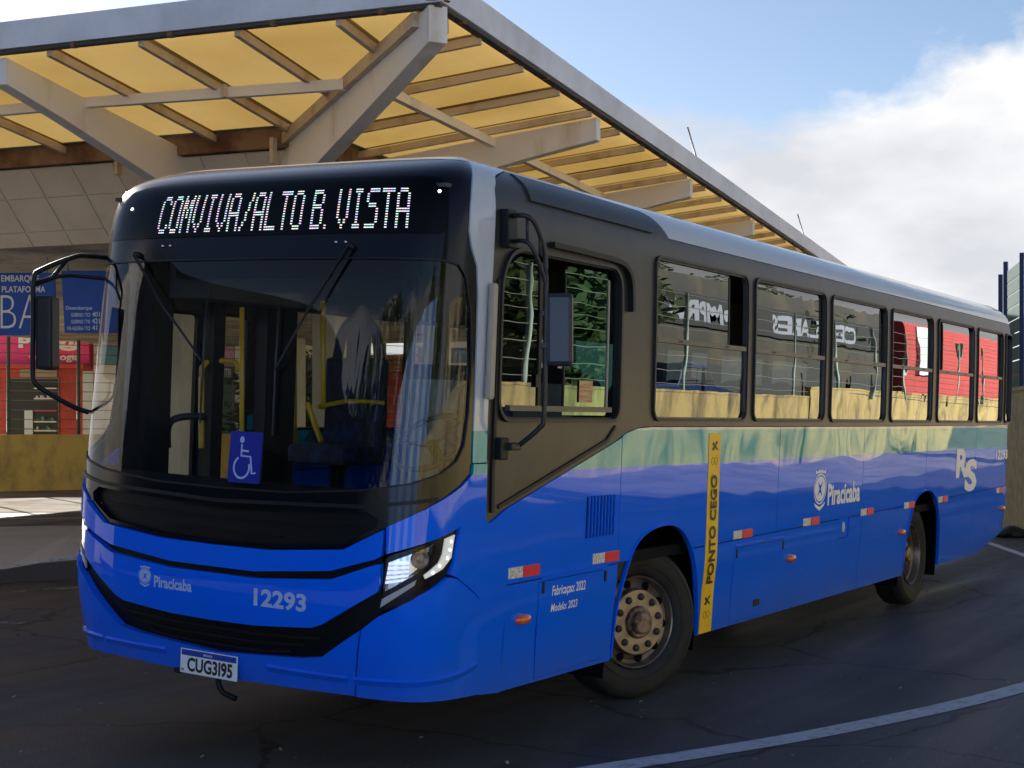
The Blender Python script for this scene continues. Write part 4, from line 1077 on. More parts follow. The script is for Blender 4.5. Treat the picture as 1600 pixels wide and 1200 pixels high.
for x in (2.0, 7.99):    # far-side wheels
    c = Vector((x, 2.38, .463)); MB().lathe([(-.26, .3), (-.26, .48), (-.2, .503), (0, .503), (.03, .46), (.02, .3), (.0, .0)], c, (0, 1, 0), 40).build('wheel', M['tyre'], bus)
MB().tube([(2.0, .2, .463), (2.0, 2.3, .463)], .07, 10).build('axle', M['void'], bus)
MB().tube([(7.99, .2, .463), (7.99, 2.3, .463)], .10, 10).build('axle', M['void'], bus)
# mud flap behind the rear wheel
# ---- mirrors
def onp(px, py, s, v, off):
    a = on(px, py, s, v, off); return S(a[0], a[1], off)
mir_r = MB()
def rp(px, py, off): return onp(px, py, 2.3, 2.2, off)
mir_r.tube(smooth_line([rp(801, 338, .03), rp(812, 336, .12), rp(828, 340, .17), rp(840, 357, .19), rp(851, 392, .20), rp(853, 430, .20), rp(852, 540, .20), rp(850, 650, .20), rp(843, 668, .18), rp(828, 682, .13), rp(806, 700, .05)], 4), .0135, 8)
mir_r.tube(smooth_line([rp(801, 378, .03), rp(815, 376, .12), rp(828, 382, .17), rp(840, 405, .19), rp(852, 440, .20)], 4), .012, 8)
mir_r.tube([rp(824, 340, .15), rp(824, 378, .15)], .009, 8)
mir_r.tube([rp(844, 366, .19), rp(844, 400, .19)], .009, 8)
arm = mir_r.build('mirror_arm', M['rubber'], bus)
def sbox(name, s0, s1, v0, v1, o0, o1, m, parent, bevel=.01):
    mb = MB(); mb.hexa([S(s0, v0, o0), S(s1, v0, o0), S(s1, v1, o0), S(s0, v1, o0)], [S(s0, v0, o1), S(s1, v0, o1), S(s1, v1, o1), S(s0, v1, o1)])
    return mb.build(name, m, parent, bevel=bevel)
a = on(793, 332, 2., 2.8, .04); b = on(803, 382, 2., 2.7, .04)
sbox('mirror_bracket', a[0]-.02, b[0]+.03, b[1]-.02, a[1]+.02, .0, .055, M['trim'], arm, .008)
sbox('mirror_bracket', a[0]-.02, a[0]+.06, 1.565, 1.68, .0, .05, M['trim'], arm, .008)
sbox('mirror_clamp', a[0]+.04, a[0]+.14, 1.615, 1.655, .03, .08, M['rubber'], arm, .008)
# mirror head: rounded black shell facing forwards, glass on its rear face
def mirror_head(pts_top_left, pts_bot_right, dep, depth, parent):
    (x0, y0), (x1, y1) = pts_top_left, pts_bot_right
    p = [cf(x0, y1, dep), cf(x1, y1, dep), cf(x1, y0, dep), cf(x0, y0, dep)]
    d = Vector((FW[0], FW[1], 0))*depth
    mb = MB(); mb.hexa(p, [q+d for q in p]); return mb
dep_m = 8.05
c_ = rp(853, 510, .20); dep_m = float((np.array(c_[:2])-CAM)@FW)
mirror_head((852, 457), (896, 572), dep_m-.02, .07, arm).build('mirror_head', mat('mirror_shell', (.010, .013, .024), .35), arm, bevel=.025)
for py in (490, 540): MB().bar(cf(845, py, dep_m), cf(860, py, dep_m), .03, .03).build('mirror_clamp', M['rubber'], arm, bevel=.004)
a = on(768, 441, 1.75, 2.4, .04); b = on(772, 625, 1.8, 1.9, .04)
sbox('wind_deflector', a[0]+.01, a[0]+.065, b[1], a[1], .014, .055, M['cream'], bus, .02)
# passenger side mirror on its long loop
q = S(-1.35, 2.5, .0); dl = float((np.array(q[:2])-CAM)@FW)
def lp(px, py, dd=0): return cf(px, py, dl+dd)
mb = MB()
mb.tube(smooth_line([lp(172, 403, .05), lp(140, 400, -.05), lp(118, 401, -.15), lp(66, 421, -.25), lp(53, 436, -.27), lp(52, 500, -.27), lp(51, 580, -.27), lp(56, 600, -.27), lp(84, 619, -.22), lp(118, 637, -.15), lp(138, 644, -.1)], 4), .0145, 8)
mb.tube([lp(104, 407, -.17), lp(83, 432, -.20), lp(72, 437, -.23), lp(54, 442, -.27)], .012, 8)
mb.tube([lp(54, 445, -.27), lp(90, 432, -.2), lp(110, 430, -.15), lp(172, 436, .05)], .012, 8)
mb.tube(smooth_line([lp(138, 644, -.1), lp(160, 634, .0), lp(176, 620, .05), lp(180, 600, .06)], 4), .008, 8)
MB2 = mb.build('mirror_arm', M['trim'], bus)
MB().lathe([(-.03, .02), (0, .03), (.03, .02)], lp(138, 644, -.1), (0, 0, 1), 10).build('mirror_joint', M['trim'], MB2)
mirror_head((54, 461), (80, 577), dl-.34, .17, MB2).build('mirror_head', M['trim'], MB2, bevel=.02)
# ------------------------------------------------------------------ CANOPY
DC = (5.5-EYE)*F_PX/(HOR-5)
KC = CAM + FW*DC + RT*(-110/F_PX*DC)
ang = RAD(20.5)
KA = RT*math.sin(ang)+FW*math.cos(ang); KB = -RT*math.cos(ang)+FW*math.sin(ang)
LA, LB = 31.0, 25.4
def K(a, b, h): p = KC + KA*a + KB*b; return Vector((p[0], p[1], h))
can = root('station_canopy', (float(K(8, 8, 0).x), float(K(8, 8, 0).y), GZ), 'large grey-edged canopy of yellowed translucent sheets on white cantilever beams, behind the bus', 'canopy')
INS, SL = 3.17, .101
def hs(e): return 5.5-SL*e
def side_frame(k):   # k: 0 near side (a=0), 1 right side (b=0), 2 far side (a=LA), 3 left side (b=LB); f(t, e, h)
    return [(lambda t, e, h: K(e, t, h), LB), (lambda t, e, h: K(t, e, h), LA), (lambda t, e, h: K(LA-e, t, h), LB), (lambda t, e, h: K(t, LB-e, h), LA)][k]
for k in range(4):
    f, Ln = side_frame(k)
    # fascia with its dark drip lip
    mb = MB(); mb.hexa([f(0, 0, 5.52), f(Ln, 0, 5.52), f(Ln, .0, 5.79), f(0, .0, 5.79)], [f(.10, .10, 5.52), f(Ln-.10, .10, 5.52), f(Ln-.10, .10, 5.79), f(.10, .10, 5.79)])
    mb.build('fascia', M['fascia'], can)
    mb = MB(); mb.hexa([f(.03, .03, 5.485), f(Ln-.03, .03, 5.485), f(Ln-.03, .03, 5.52), f(.03, .03, 5.52)], [f(.12, .12, 5.485), f(Ln-.12, .12, 5.485), f(Ln-.12, .12, 5.52), f(.12, .12, 5.52)])
    mb.build('drip_lip', M['fascia_lip'], can)
    step = 1.075 if k in (0, 2) else 1.1875
    n = int(Ln/step); ts = [i*step for i in range(n+1)]
    if ts[-1] < Ln-.2: ts.append(Ln)
    else: ts[-1] = Ln
    for i, t in enumerate(ts):
        m_ = min(t, Ln-t, INS)
        if m_ > .2 and k < 2 or (m_ > .2 and i % 2 == 0):
            mb = MB(); mb.bar(f(t, .10, hs(.1)-.02), f(t, m_, hs(m_)-.02), .055, .085); mb.build('rib', M['rib'], can)
        if i+1 < len(ts):
            t1 = ts[i+1]; m1 = min(t1, Ln-t1, INS); m0 = m_
            if max(m0, m1) < .15: continue
            zz = .045 + (i % 2)*.012
            top = [f(t-.04, .03, hs(.1)+zz), f(t1+.04, .03, hs(.1)+zz), f(t1+.04, max(m1, .12), hs(m1)+zz), f(t-.04, max(m0, .12), hs(m0)+zz)]
            if k < 2 and min(m0, m1) >= INS-.01:   # sheets sag a little between ribs
                mb = MB(); nn = 6; V = []
                for j in range(nn+1):
                    u = j/nn; e = .03+(INS+.05-.03)*u
                    for q in range(5):
                        w_ = q/4; V.append(f(t-.04+(t1-t+.08)*w_, e, hs(e)+zz+.018*math.sin(math.pi*w_)*math.sin(math.pi*u)))
                mb.add(V, [(j*5+q, j*5+q+1, (j+1)*5+q+1, (j+1)*5+q) for j in range(nn) for q in range(4)], True)
            else:
                mb = MB(); mb.add(top, [(0, 1, 2, 3)])
            mb.build('roof_sheet', M['sheet'], can)
    # gutter at the inner edge, short hangers
    mb = MB(); mb.hexa([f(INS, INS, 5.0), f(Ln-INS, INS, 5.0), f(Ln-INS, INS, 5.27), f(INS, INS, 5.27)], [f(INS+.2, INS+.2, 5.0), f(Ln-INS-.2, INS+.2, 5.0), f(Ln-INS-.2, INS+.2, 5.27), f(INS+.2, INS+.2, 5.27)])
    mb.build('gutter', M['rust'], can)
    if k < 2:
        for t in np.arange(INS+.3, Ln-INS, 2.15): MB().bar(f(t, INS-.06, 5.10), f(t, INS-.06, 4.80), .05, .08, (1, 0, 0)).build('hanger', M['rib'], can)
    # inclined cladding of square panels with pale joints
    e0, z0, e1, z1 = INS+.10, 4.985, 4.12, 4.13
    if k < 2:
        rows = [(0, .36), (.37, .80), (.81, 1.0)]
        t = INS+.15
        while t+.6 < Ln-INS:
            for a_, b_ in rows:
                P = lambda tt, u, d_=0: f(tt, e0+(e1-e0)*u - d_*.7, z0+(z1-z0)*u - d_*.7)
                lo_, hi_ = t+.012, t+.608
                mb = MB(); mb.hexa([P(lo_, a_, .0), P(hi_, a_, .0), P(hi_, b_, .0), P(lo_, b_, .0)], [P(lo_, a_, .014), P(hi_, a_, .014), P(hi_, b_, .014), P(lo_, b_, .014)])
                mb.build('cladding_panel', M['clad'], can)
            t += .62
    mb = MB(); mb.add([f(INS, e0+.004, z0+.003), f(Ln-INS, e0+.004, z0+.003), f(Ln-e1, e1+.004, z1+.003), f(e1, e1+.004, z1+.003)], [(0, 1, 2, 3)])
    mb.build('cladding_backing', M['joint'], can)
for k in (0, 1):
    f, Ln = side_frame(k)
    base_me = None
    for t in np.arange(.6, Ln-.3, 1.12 if k == 0 else 1.1875):
        p = f(t, .05, 5.505)
        if base_me is None:
            mb = MB(); mb.box((-.03, -.03, -.035), (.03, .03, .02)); o = mb.build('fastener', M['rust'], None); base_me = o.data
        else:
            o = bpy.data.objects.new('fastener', base_me); COL.objects.link(o)
        o.location = p; adopt(o, can)
# ceiling of the core, in long slats
mb = MB(); e = 4.12
while e < LA-4.2:
    w_ = .21; mb.hexa([K(e, 4.12, 4.125), K(e+w_, 4.12, 4.125), K(e+w_, LB-4.12, 4.125), K(e, LB-4.12, 4.125)], [K(e, 4.12, 4.16), K(e+w_, 4.12, 4.16), K(e+w_, LB-4.12, 4.16), K(e, LB-4.12, 4.16)])
    e += .25
tag(mb.build('ceiling_slats', M['slat'], can), kind='stuff')
mb = MB(); mb.add([K(4.1, 4.1, 4.20), K(LA-4.1, 4.1, 4.20), K(LA-4.1, LB-4.1, 4.20), K(4.1, LB-4.1, 4.20)], [(0, 1, 2, 3)]); mb.build('ceiling_void', M['rust'], can)
mb = MB(); mb.hexa([K(3.2, 3.2, 5.24), K(LA-3.2, 3.2, 5.24), K(LA-3.2, LB-3.2, 5.24), K(3.2, LB-3.2, 5.24)], [K(3.2, 3.2, 5.3), K(LA-3.2, 3.2, 5.3), K(LA-3.2, LB-3.2, 5.3), K(3.2, LB-3.2, 5.3)]); mb.build('core_roof', M['fascia'], can)
# cantilever beams: deep tapered white boxes
def beam(p, q, dirv, w=.16, prof=None):
    """p(e, h) -> point; box swept sideways by w along dirv"""
    prof = prof or [(.10, 5.46), (.10, 5.19), (1.0, 5.02), (3.17, 4.55), (3.75, 4.40), (3.75, 5.05), (3.1, 5.12)]
    d_ = Vector(dirv)*w; poly = [p(e, h)-d_/2 for e, h in prof]
    mb = MB(); mb.prism(poly, d_); o = mb.build('cantilever_beam', M['steel'], can, bevel=.008)
    # underside flange
    for (e0_, h0_), (e1_, h1_) in zip(prof[1:4], prof[2:5]):
        pass
    return o
KAv, KBv = Vector((KA[0], KA[1], 0)), Vector((KB[0], KB[1], 0))
for a in (5.05, 9.80, 14.55, 19.3, 24.05): beam(lambda e, h, a=a: K(a, e, h), None, KAv)
for b in (4.9, 9.8, 14.7): beam(lambda e, h, b=b: K(e, b, h), None, KBv)
beam(lambda e, h: K(e*.72, e*.72, h), None, (KAv-KBv).normalized(), .18, [(.08, 5.50), (.08, 5.17), (1.2, 4.98), (3.6, 4.60), (5.4, 4.28), (5.4, 5.05), (4.3, 5.10)])
# hip rafters beside the corner beam
for dx in (-.16, .26):
    MB().bar(K(.15+max(dx, 0), .15-min(dx, 0), 5.42), K(3.2+max(dx, 0), 3.2-min(dx, 0), 5.10), .09, .13).build('hip_rafter', M['rib'], can)
# tie bars between the beams
MB().bar(K(1.42, 4.85, 5.27), K(1.55, 1.75, 5.25), .08, .11).build('tie_bar', M['steel'], can)
MB().bar(K(1.7, 1.45, 5.24), K(5.0, 1.45, 5.24), .08, .10).build('tie_bar', M['steel'], can)
MB().bar(K(1.42, 4.95, 5.27), K(1.42, 9.7, 5.27), .08, .11).build('tie_bar', M['steel'], can)
for a in (9.8, 14.55, 19.3): MB().bar(K(a-4.7, 1.45, 5.24), K(a-.05, 1.45, 5.24), .08, .10).build('tie_bar', M['steel'], can)
MB().bar(K(1.42, 3.1, 5.33), K(1.42, 3.1, 5.2), .05, .05, (1, 0, 0)).build('hanger', M['rib'], can)
# columns
for a, bb in ((8, 8), (13.2, 8), (18.4, 8), (23.6, 8), (23.6, 14.5), (18.4, 14.5)):
    for b in (bb,):
        p = K(a, b, 0); w_ = .24; c4 = [K(a-w_, b-w_, GZ), K(a+w_, b-w_, GZ), K(a+w_, b+w_, GZ), K(a-w_, b+w_, GZ)]
        mb = MB(); mb.hexa(c4, [q + Vector((0, 0, 4.16)) for q in c4]); mb.build('column', M['column'], can, bevel=.02)
# lightning rods on the edge
for px, y0, y1 in ((1094, 262, 212), (1260, 390, 355)):
    p = cf(px, y0, 1); k_ = (px-800)/F_PX
    # distance of the canopy edge along this line of sight
    den = RT*k_+FW; A_ = np.array([[den[0], -KA[0]], [den[1], -KA[1]]]); dd, aa = np.linalg.solve(A_, KC-CAM)
    base = K(aa, .05, 5.78); hgt = (y0-y1)/F_PX*dd
    MB().tube([base, base+Vector((-.12, .1, hgt))], .014, 6).build('lightning_rod', M['rod'], can)

# ------------------------------------------------------------------ HANGING SIGNS under the canopy
M['sign_blue'] = mat('sign_blue', (.004, .075, .42), .4, noise=(2, (.004, .06, .34), .4, .7))
M['sign_txt'] = mat('sign_lettering', (.85, .83, .78), .5)
M['sign_pale'] = mat('sign_pale_lettering', (.60, .68, .80), .5)
def plane_frame(dep):
    return lambda px, py, c=0.: cf(px, py, dep) - Vector((FW[0], FW[1], 0))*c
def quad_board(name, fr, x0, y0, x1, y1, th, m, parent, skew=0, c=0.):
    q = [(x0+skew, y1), (x1+skew, y1), (x1, y0), (x0, y0)]
    mb = MB(); mb.hexa([fr(x, y, c) for x, y in q], [fr(x, y, c-th) for x, y in q]); return mb.build(name, m, parent)
def ptext(name, txt, fr, x0, x1, y0, y1, c, m, parent, bold=.02):
    P, F, ar = text_mesh(txt, bold=bold); mb = MB(); mb.add([fr(x0+x*(x1-x0), y1+(y0-y1)*y, c) for x, y in P], F)
    return mb.build(name, m, parent)
fr = plane_frame(21.0)
s1_ = root('platform_sign', tuple(fr(40, 520)), 'blue hanging sign reading EMBARQUE PLATAFORMA BA, left of the mirror', 'sign')
quad_board('board', fr, -22, 426, 84, 524, .06, M['sign_blue'], s1_, 5)
ptext('lettering', 'EMBARQUE', fr, 2, 61, 430, 442, .004, M['sign_txt'], s1_)
ptext('lettering', 'PLATAFORMA', fr, 3, 71, 447, 457, .004, M['sign_txt'], s1_)
ptext('lettering', 'BA', fr, 1, 64, 461, 513, .004, M['sign_txt'], s1_, -.02)
for x in (-10, 74): MB().tube([fr(x, 426), fr(x, 400)], .012, 6).build('hanger', M['rod'], s1_)
s2_ = root('platform_sign', tuple(fr(130, 520)), 'blue hanging sign listing Desembarque routes 401 and 421, right beside the bus mirror loop', 'sign')
quad_board('board', fr, 96, 423, 185, 520, .06, M['sign_blue'], s2_, 5)
ptext('lettering', 'Desembarque', fr, 103, 144, 478, 486, .004, M['sign_pale'], s2_)
for i, (a, b) in enumerate((('GUERINO / TCS', '401'), ('GUERINO / TVS', '421'), ('VIA ALEGRIA / TCS', '41'))):
    ptext('lettering', a, fr, 111-(6 if i == 2 else 0), 141, 489+i*10.5, 495+i*10.5, .004, M['sign_pale'], s2_)
    ptext('lettering', b, fr, 144, 156 if i < 2 else 152, 487+i*10.5, 495+i*10.5, .004, M['sign_pale'], s2_)
for x in (106, 176): MB().tube([fr(x, 423), fr(x, 400)], .012, 6).build('hanger', M['rod'], s2_)

# ------------------------------------------------------------------ STREET BEYOND (left): wall, fence, shops
def wall_run(name, p, q, h, th, m, label, cat='wall', z0=GZ-.1):
    p, q = Vector((p[0], p[1], 0)), Vector((q[0], q[1], 0)); d_ = (q-p).normalized(); n = Vector((-d_.y, d_.x, 0))*th/2
    r = root(name, (float(p.lerp(q, .5).x), float(p.lerp(q, .5).y), GZ), label, cat)
    mb = MB(); mb.hexa([p-n+Vector((0, 0, z0)), q-n+Vector((0, 0, z0)), q+n+Vector((0, 0, z0)), p+n+Vector((0, 0, z0))], [p-n+Vector((0, 0, h-.06)), q-n+Vector((0, 0, h-.06)), q+n+Vector((0, 0, h-.06)), p+n+Vector((0, 0, h-.06))])
    mb.build('wall_face', m, r)
    n2 = n*1.25; mb = MB(); mb.hexa([p-n2+Vector((0, 0, h-.06)), q-n2+Vector((0, 0, h-.06)), q+n2+Vector((0, 0, h-.06)), p+n2+Vector((0, 0, h-.06))], [p-n2+Vector((0, 0, h)), q-n2+Vector((0, 0, h)), q+n2+Vector((0, 0, h)), p+n2+Vector((0, 0, h))])
    mb.build('wall_coping', m, r)
    return r
wa, wb_ = Vector((20.43, 28.51, 0)), Vector((22.49, 27.44, 0)); wd = (wb_-wa).normalized()
wall_run('boundary_wall', wa-wd*14, wa+wd*34, 1.50, .2, M['yellow_wall'], 'low stained yellow wall beyond the platform at the left edge')
def fence(p, d_, n, gap, z0, z1, m, mw, label, group=None, rows=12, first=0.):
    r = root('wire_fence', (float(p.x), float(p.y), z0), label, 'fence', group)
    me = None
    for i in range(n):
        q = p + d_*(first+i*gap)
        if me is None:
            b = MB(); b.tube([(0, 0, z0), (0, 0, z1)], .05, 8); me = b.build('post', m, r); me.location = (q.x, q.y, 0); mesh = me.data; me.parent = None; adopt(me, r)
        else:
            o = bpy.data.objects.new('post', mesh); COL.objects.link(o); o.location = (q.x, q.y, 0); adopt(o, r)
    a, b = p, p + d_*(first+gap*(n-1)); mb = MB()
    for j in range(rows):
        z = z0+.15+(z1-z0-.2)*j/(rows-1); mb.tube([(a.x, a.y, z), (b.x, b.y, z)], .011, 4, False)
    mb.build('wires', mw, r); tag(r.children[-1], kind='stuff'); return r
q0 = cf(13, 680, 40.4)
fence(Vector((q0.x, q0.y, 0))-wd*7.6, wd, 14, 1.9, 1.50, 4.55, M['post_g'], M['wire'], 'wire fence with grey posts on top of the yellow wall in front of the shops')
# shops: built on a plane facing the terminal, each with depth
FD = 47.5
fr = plane_frame(FD); dn = Vector((FW[0], FW[1], 0))
def shop(name, x0, x1, ytop, col, label, depth=7, cat='shop'):
    b = cf((x0+x1)/2, 690, FD); r = root(name, (b.x, b.y, GZ), label, cat)
    ybot = HOR+(EYE-GZ)/FD*F_PX
    mb = MB(); q = [(x0, ybot), (x1, ybot), (x1, ytop), (x0, ytop)]
    mb.hexa([fr(x, y) for x, y in q], [fr(x, y)+dn*depth for x, y in q])
    mb.build('wall', col, r); return r
def opening(r, x0, y0, x1, y1, m, c=.03, name='door'):
    o = quad_board(name, fr, x0, y0, x1, y1, .02, m, r, c=c)
    for a in ((x0-1.2, y0, x0, y1), (x1, y0, x1+1.2, y1), (x0-1.2, y0-1.6, x1+1.2, y0)):
        quad_board('door_frame' if name == 'door' else 'frame', fr, *a, .06, M['trimgrey'], o, c=c+.03)
    return o
M['trimgrey'] = mat('frame_grey', (.22, .22, .22), .6)
M['red_wall'] = mat('red_render', (.58, .075, .06), .7, noise=(.8, (.36, .035, .03), .4, .7))
M['pink'] = mat('pink_sign', (.85, .04, .24), .5, noise=(.5, (.72, .03, .18), .4, .7))
M['shopdark'] = mat('shop_interior', (.020, .030, .032), .6)
M['white_wall'] = mat('white_render', (.82, .83, .84), .75, noise=(.6, (.72, .72, .72), .4, .7))
M['purple'] = mat('purple_render', (.55, .33, .58), .7, noise=(.8, (.48, .28, .50), .4, .7))
M['teal_sign'] = mat('teal_sign', (.10, .28, .34), .6)
M['green_sh'] = mat('green_shutter', (.05, .16, .12), .6)
M['blue_glass'] = mat('blue_shopfront', (.06, .13, .22), .25)
M['tile_r'] = mat('terracotta', (.38, .14, .08), .8, noise=(6, (.25, .08, .05), .4, .65))
M['pale_shutter'] = mat('pale_shutter', (.62, .72, .75), .6)
r = shop('optical_shop', -90, 146, 520, M['red_wall'], 'red shop with large pink sign behind the fence, far left')
quad_board('sign_board', fr, -90, 522, 143, 570, .3, M['pink'], r, c=.3)
ptext('lettering', 'Plus@', fr, 34, 132, 512+14, 549, .32, M['sign_txt'], r, .05)
ptext('lettering', 'tecnologia', fr, 50, 129, 553, 567, .32, M['sign_txt'], r, .03)
quad_board('awning', fr, -90, 571, 143, 577, .9, M['red_wall'], r, c=.9)
opening(r, 15, 592, 92, 688, M['shopdark'])
quad_board('shelf_unit', fr, 40, 641, 53, 690, .05, M['pale_shutter'], r, c=.12)
for y in (606, 622, 641, 658, 672):
    quad_board('shelf', fr, 56, y, 91, y+2, .15, M['white_wall'] if y != 641 else M['pink'], r, c=.2)
for i in range(12):
    x = 57+random.random()*32; y = random.choice((622, 658, 672)); w_ = 2+random.random()*3
    quad_board('goods', fr, x, y-3-random.random()*5, x+w_, y-.3, .1, random.choice((M['white_wall'], M['teal_sign'], M['pale_shutter'])), r, c=.16)
quad_board('transom', fr, 32, 577, 90, 589, .05, mat('frosted_transom', (.35, .33, .24), .5), r, c=.06)
quad_board('side_wall', fr, 130, 580, 146, 695, .05, M['pale_shutter'], r, c=.05)
r = shop('corner_shop', 146, 288, 512, M['white_wall'], 'white shop with teal sign seen through the left of the windshield')
quad_board('sign_board', fr, 160, 532, 286, 570, .2, M['teal_sign'], r, c=.2)
ptext('lettering', 'Franca', fr, 222, 262, 548, 560, .22, M['sign_txt'], r)
for x in np.arange(150, 286, 5): quad_board('roof_tile', fr, x, 516, x+4.4, 528, .5, M['tile_r'], r, c=.5+.05*(int(x) % 2))
opening(r, 196, 584, 246, 690, M['blue_glass']); opening(r, 252, 584, 284, 690, M['pale_shutter'], name='shutter')
r = shop('purple_shop', 289, 366, 527, M['purple'], 'purple shop with pale shutter and green door seen through the bus door glass')
quad_board('awning', fr, 300, 590, 350, 598, 1.2, mat('pale_lilac', (.40, .35, .45), .6), r, c=1.2)
opening(r, 312, 600, 328, 690, M['pale_shutter'], name='shutter'); opening(r, 343, 574, 364, 690, M['green_sh'])
ptext('lettering', 'NUTRI', fr, 344, 362, 576, 590, .12, M['sign_txt'], r)
for y in range(603, 688, 4): quad_board('shutter_slat', fr, 312.5, y, 327.5, y+2.8, .02, M['pale_shutter'], r, c=.07)
r = shop('pale_building', 367, 545, 500, M['white_wall'], 'white flat building with green trees before it, seen through the windshield centre', depth=9)
opening(r, 392, 600, 430, 690, M['blue_glass']); opening(r, 470, 560, 505, 620, M['blue_glass'], name='window')
r = shop('tiled_house', 546, 640, 560, M['red_wall'], 'low house with terracotta roof seen through the bus, beside the partition')
for x in np.arange(546, 640, 6):
    for j in range(3): quad_board('roof_tile', fr, x, 556+j*7, x+5.3, 562.4+j*7, .4, M['tile_r'], r, c=.7-j*.1+.04*(int(x/6) % 2))
r = shop('blue_shop', 641, 900, 520, M['white_wall'], 'white shop with long blue window bands seen through the rear passenger windows')
for y in (545, 585, 625): opening(r, 655, y, 880, y+22, M['blue_glass'], name='window')
# street trees behind the shops
def blob_tree(name, base, h, rad, label, seed, group=None, m=None, nl=2600, ls=.22):
    rnd = random.Random(seed); r = root(name, tuple(base), label, 'tree', group)
    b = Vector(base); top = b+Vector((rnd.uniform(-.4, .4), rnd.uniform(-.4, .4), h*.62))
    MB().tube([b-Vector((0, 0, .2)), b.lerp(top, .5)+Vector((.1, -.1, 0)), top], [.22, .16, .09], 8).build('trunk', M['bark'], r)
    mb = MB(); lobes = [(b+Vector((rnd.uniform(-rad, rad)*.6, rnd.uniform(-rad, rad)*.6, h*rnd.uniform(.45, .92))), rad*rnd.uniform(.35, .6)) for _ in range(9)]
    for c_, _ in lobes: mb2 = MB().tube([b.lerp(top, .7), c_], [.08, .02], 5).build('branch', M['bark'], r)
    for i in range(nl):
        c_, rr = rnd.choice(lobes)
        d_ = Vector((rnd.gauss(0, 1), rnd.gauss(0, 1), rnd.gauss(0, .8))).normalized()*rr*rnd.uniform(.45, 1.08)
        p = c_+d_; u = Vector((rnd.gauss(0, 1), rnd.gauss(0, 1), rnd.gauss(0, 1))).normalized(); v = u.orthogonal().normalized(); s_ = ls*rnd.uniform(.5, 1.2)
        mb.add([p-u*s_, p+v*s_*.45, p+u*s_, p-v*s_*.45], [(0, 1, 2, 3)])
    tag(mb.build('crown', m or M['leaf'], r), kind='stuff'); return r
M['bark'] = mat('bark', (.10, .07, .05), .9, noise=(8, (.05, .035, .025), .4, .7))
M['leaf'] = mat('leaves', (.045, .085, .025), .6, noise=(1.5, (.09, .13, .035), .4, .7))
for i, (px, dep, h) in enumerate(((415, 43.8, 3.4), (455, 44.0, 4.0), (498, 43.8, 3.1))):
    b = cf(px, 700, dep); b.z = GZ
    blob_tree('street_tree', b, h, 1.3, ('small round tree', 'taller bushy tree', 'low spreading tree')[i]+' before the pale building, seen through the windshield', i+3, nl=900, ls=.16)

# ------------------------------------------------------------------ RIGHT EDGE: wall, blue posts, pale panels, bag
rw = cf(1568, 700, 26.6); rw2 = cf(1640, 700, 22.6)
a, b = Vector((rw.x, rw.y, 0)), Vector((rw2.x, rw2.y, 0))
a0 = a; ext = (a-b).normalized()*26
wall_run('end_wall', a+ext, b, 2.38, .25, M['olive_wall'], 'rough olive concrete wall behind the rear of the bus at right edge')
sc = root('screen_fence', (float(b.x), float(b.y), 2.38), 'tall screen of pale ribbed sheets between dark blue posts on the olive wall', 'screen')
dd_ = (b-a).normalized()
def at_px(px):   # point of the wall line seen at px
    k_ = (px-800)/F_PX; den = RT*k_+FW; A_ = np.array([[den[0], -dd_.x], [den[1], -dd_.y]]); t_, u_ = np.linalg.solve(A_, np.array([a.x-CAM[0], a.y-CAM[1]])); return Vector((a.x+dd_.x*u_, a.y+dd_.y*u_, 0)), t_
for px, ytop in ((1563.5, 429), (1571.5, 409), (1597, 395), (1625, 381)):
    p, t_ = at_px(px); zt = EYE+(HOR-ytop)/F_PX*t_
    MB().box((p.x-.035, p.y-.035, 2.38), (p.x+.035, p.y+.035, zt)).build('post', M['post_b'], sc)
for k in range(9):
    p = a + (a-b).normalized()*(.6+k*2.8); q = p + (a-b).normalized()*2.68; n = Vector((-dd_.y, dd_.x, 0))*.02
    MB().box((p.x-.035, p.y-.035, 2.38), (p.x+.035, p.y+.035, 3.55)).build('post', M['post_b'], sc)
    if k < 8:
        for j in range(3):
            z0_, z1_ = 2.42+j*.31, 2.42+j*.31+.29
            mb = MB(); mb.hexa([p+Vector((0, 0, z0_)), q+Vector((0, 0, z0_)), q+Vector((0, 0, z1_)), p+Vector((0, 0, z1_))], [p+n+Vector((0, 0, z0_)), q+n+Vector((0, 0, z0_)), q+n+Vector((0, 0, z1_)), p+n+Vector((0, 0, z1_))])
            mb.build('screen_sheet', M['acrylic'], sc)
for px0, px1, ya, yb in ((1574, 1595.5, 422, 404), (1600, 1624, 402, 390)):
    p, t0 = at_px(px0); q, t1 = at_px(px1); z0_, z1_ = EYE+(HOR-ya)/F_PX*t0, EYE+(HOR-yb)/F_PX*t1
    for j in range(9):
        u0, u1 = j/9, (j+1)/9-.012
        lo0, hi0 = 2.40+(z0_-2.40)*u0, 2.40+(z0_-2.40)*u1; lo1, hi1 = 2.40+(z1_-2.40)*u0, 2.40+(z1_-2.40)*u1
        n = Vector((-dd_.y, dd_.x, 0))*.02
        mb = MB(); mb.hexa([p+Vector((0, 0, lo0)), q+Vector((0, 0, lo1)), q+Vector((0, 0, hi1)), p+Vector((0, 0, hi0))], [p+n+Vector((0, 0, lo0)), q+n+Vector((0, 0, lo1)), q+n+Vector((0, 0, hi1)), p+n+Vector((0, 0, hi0))])
        mb.build('screen_sheet', M['acrylic'], sc)
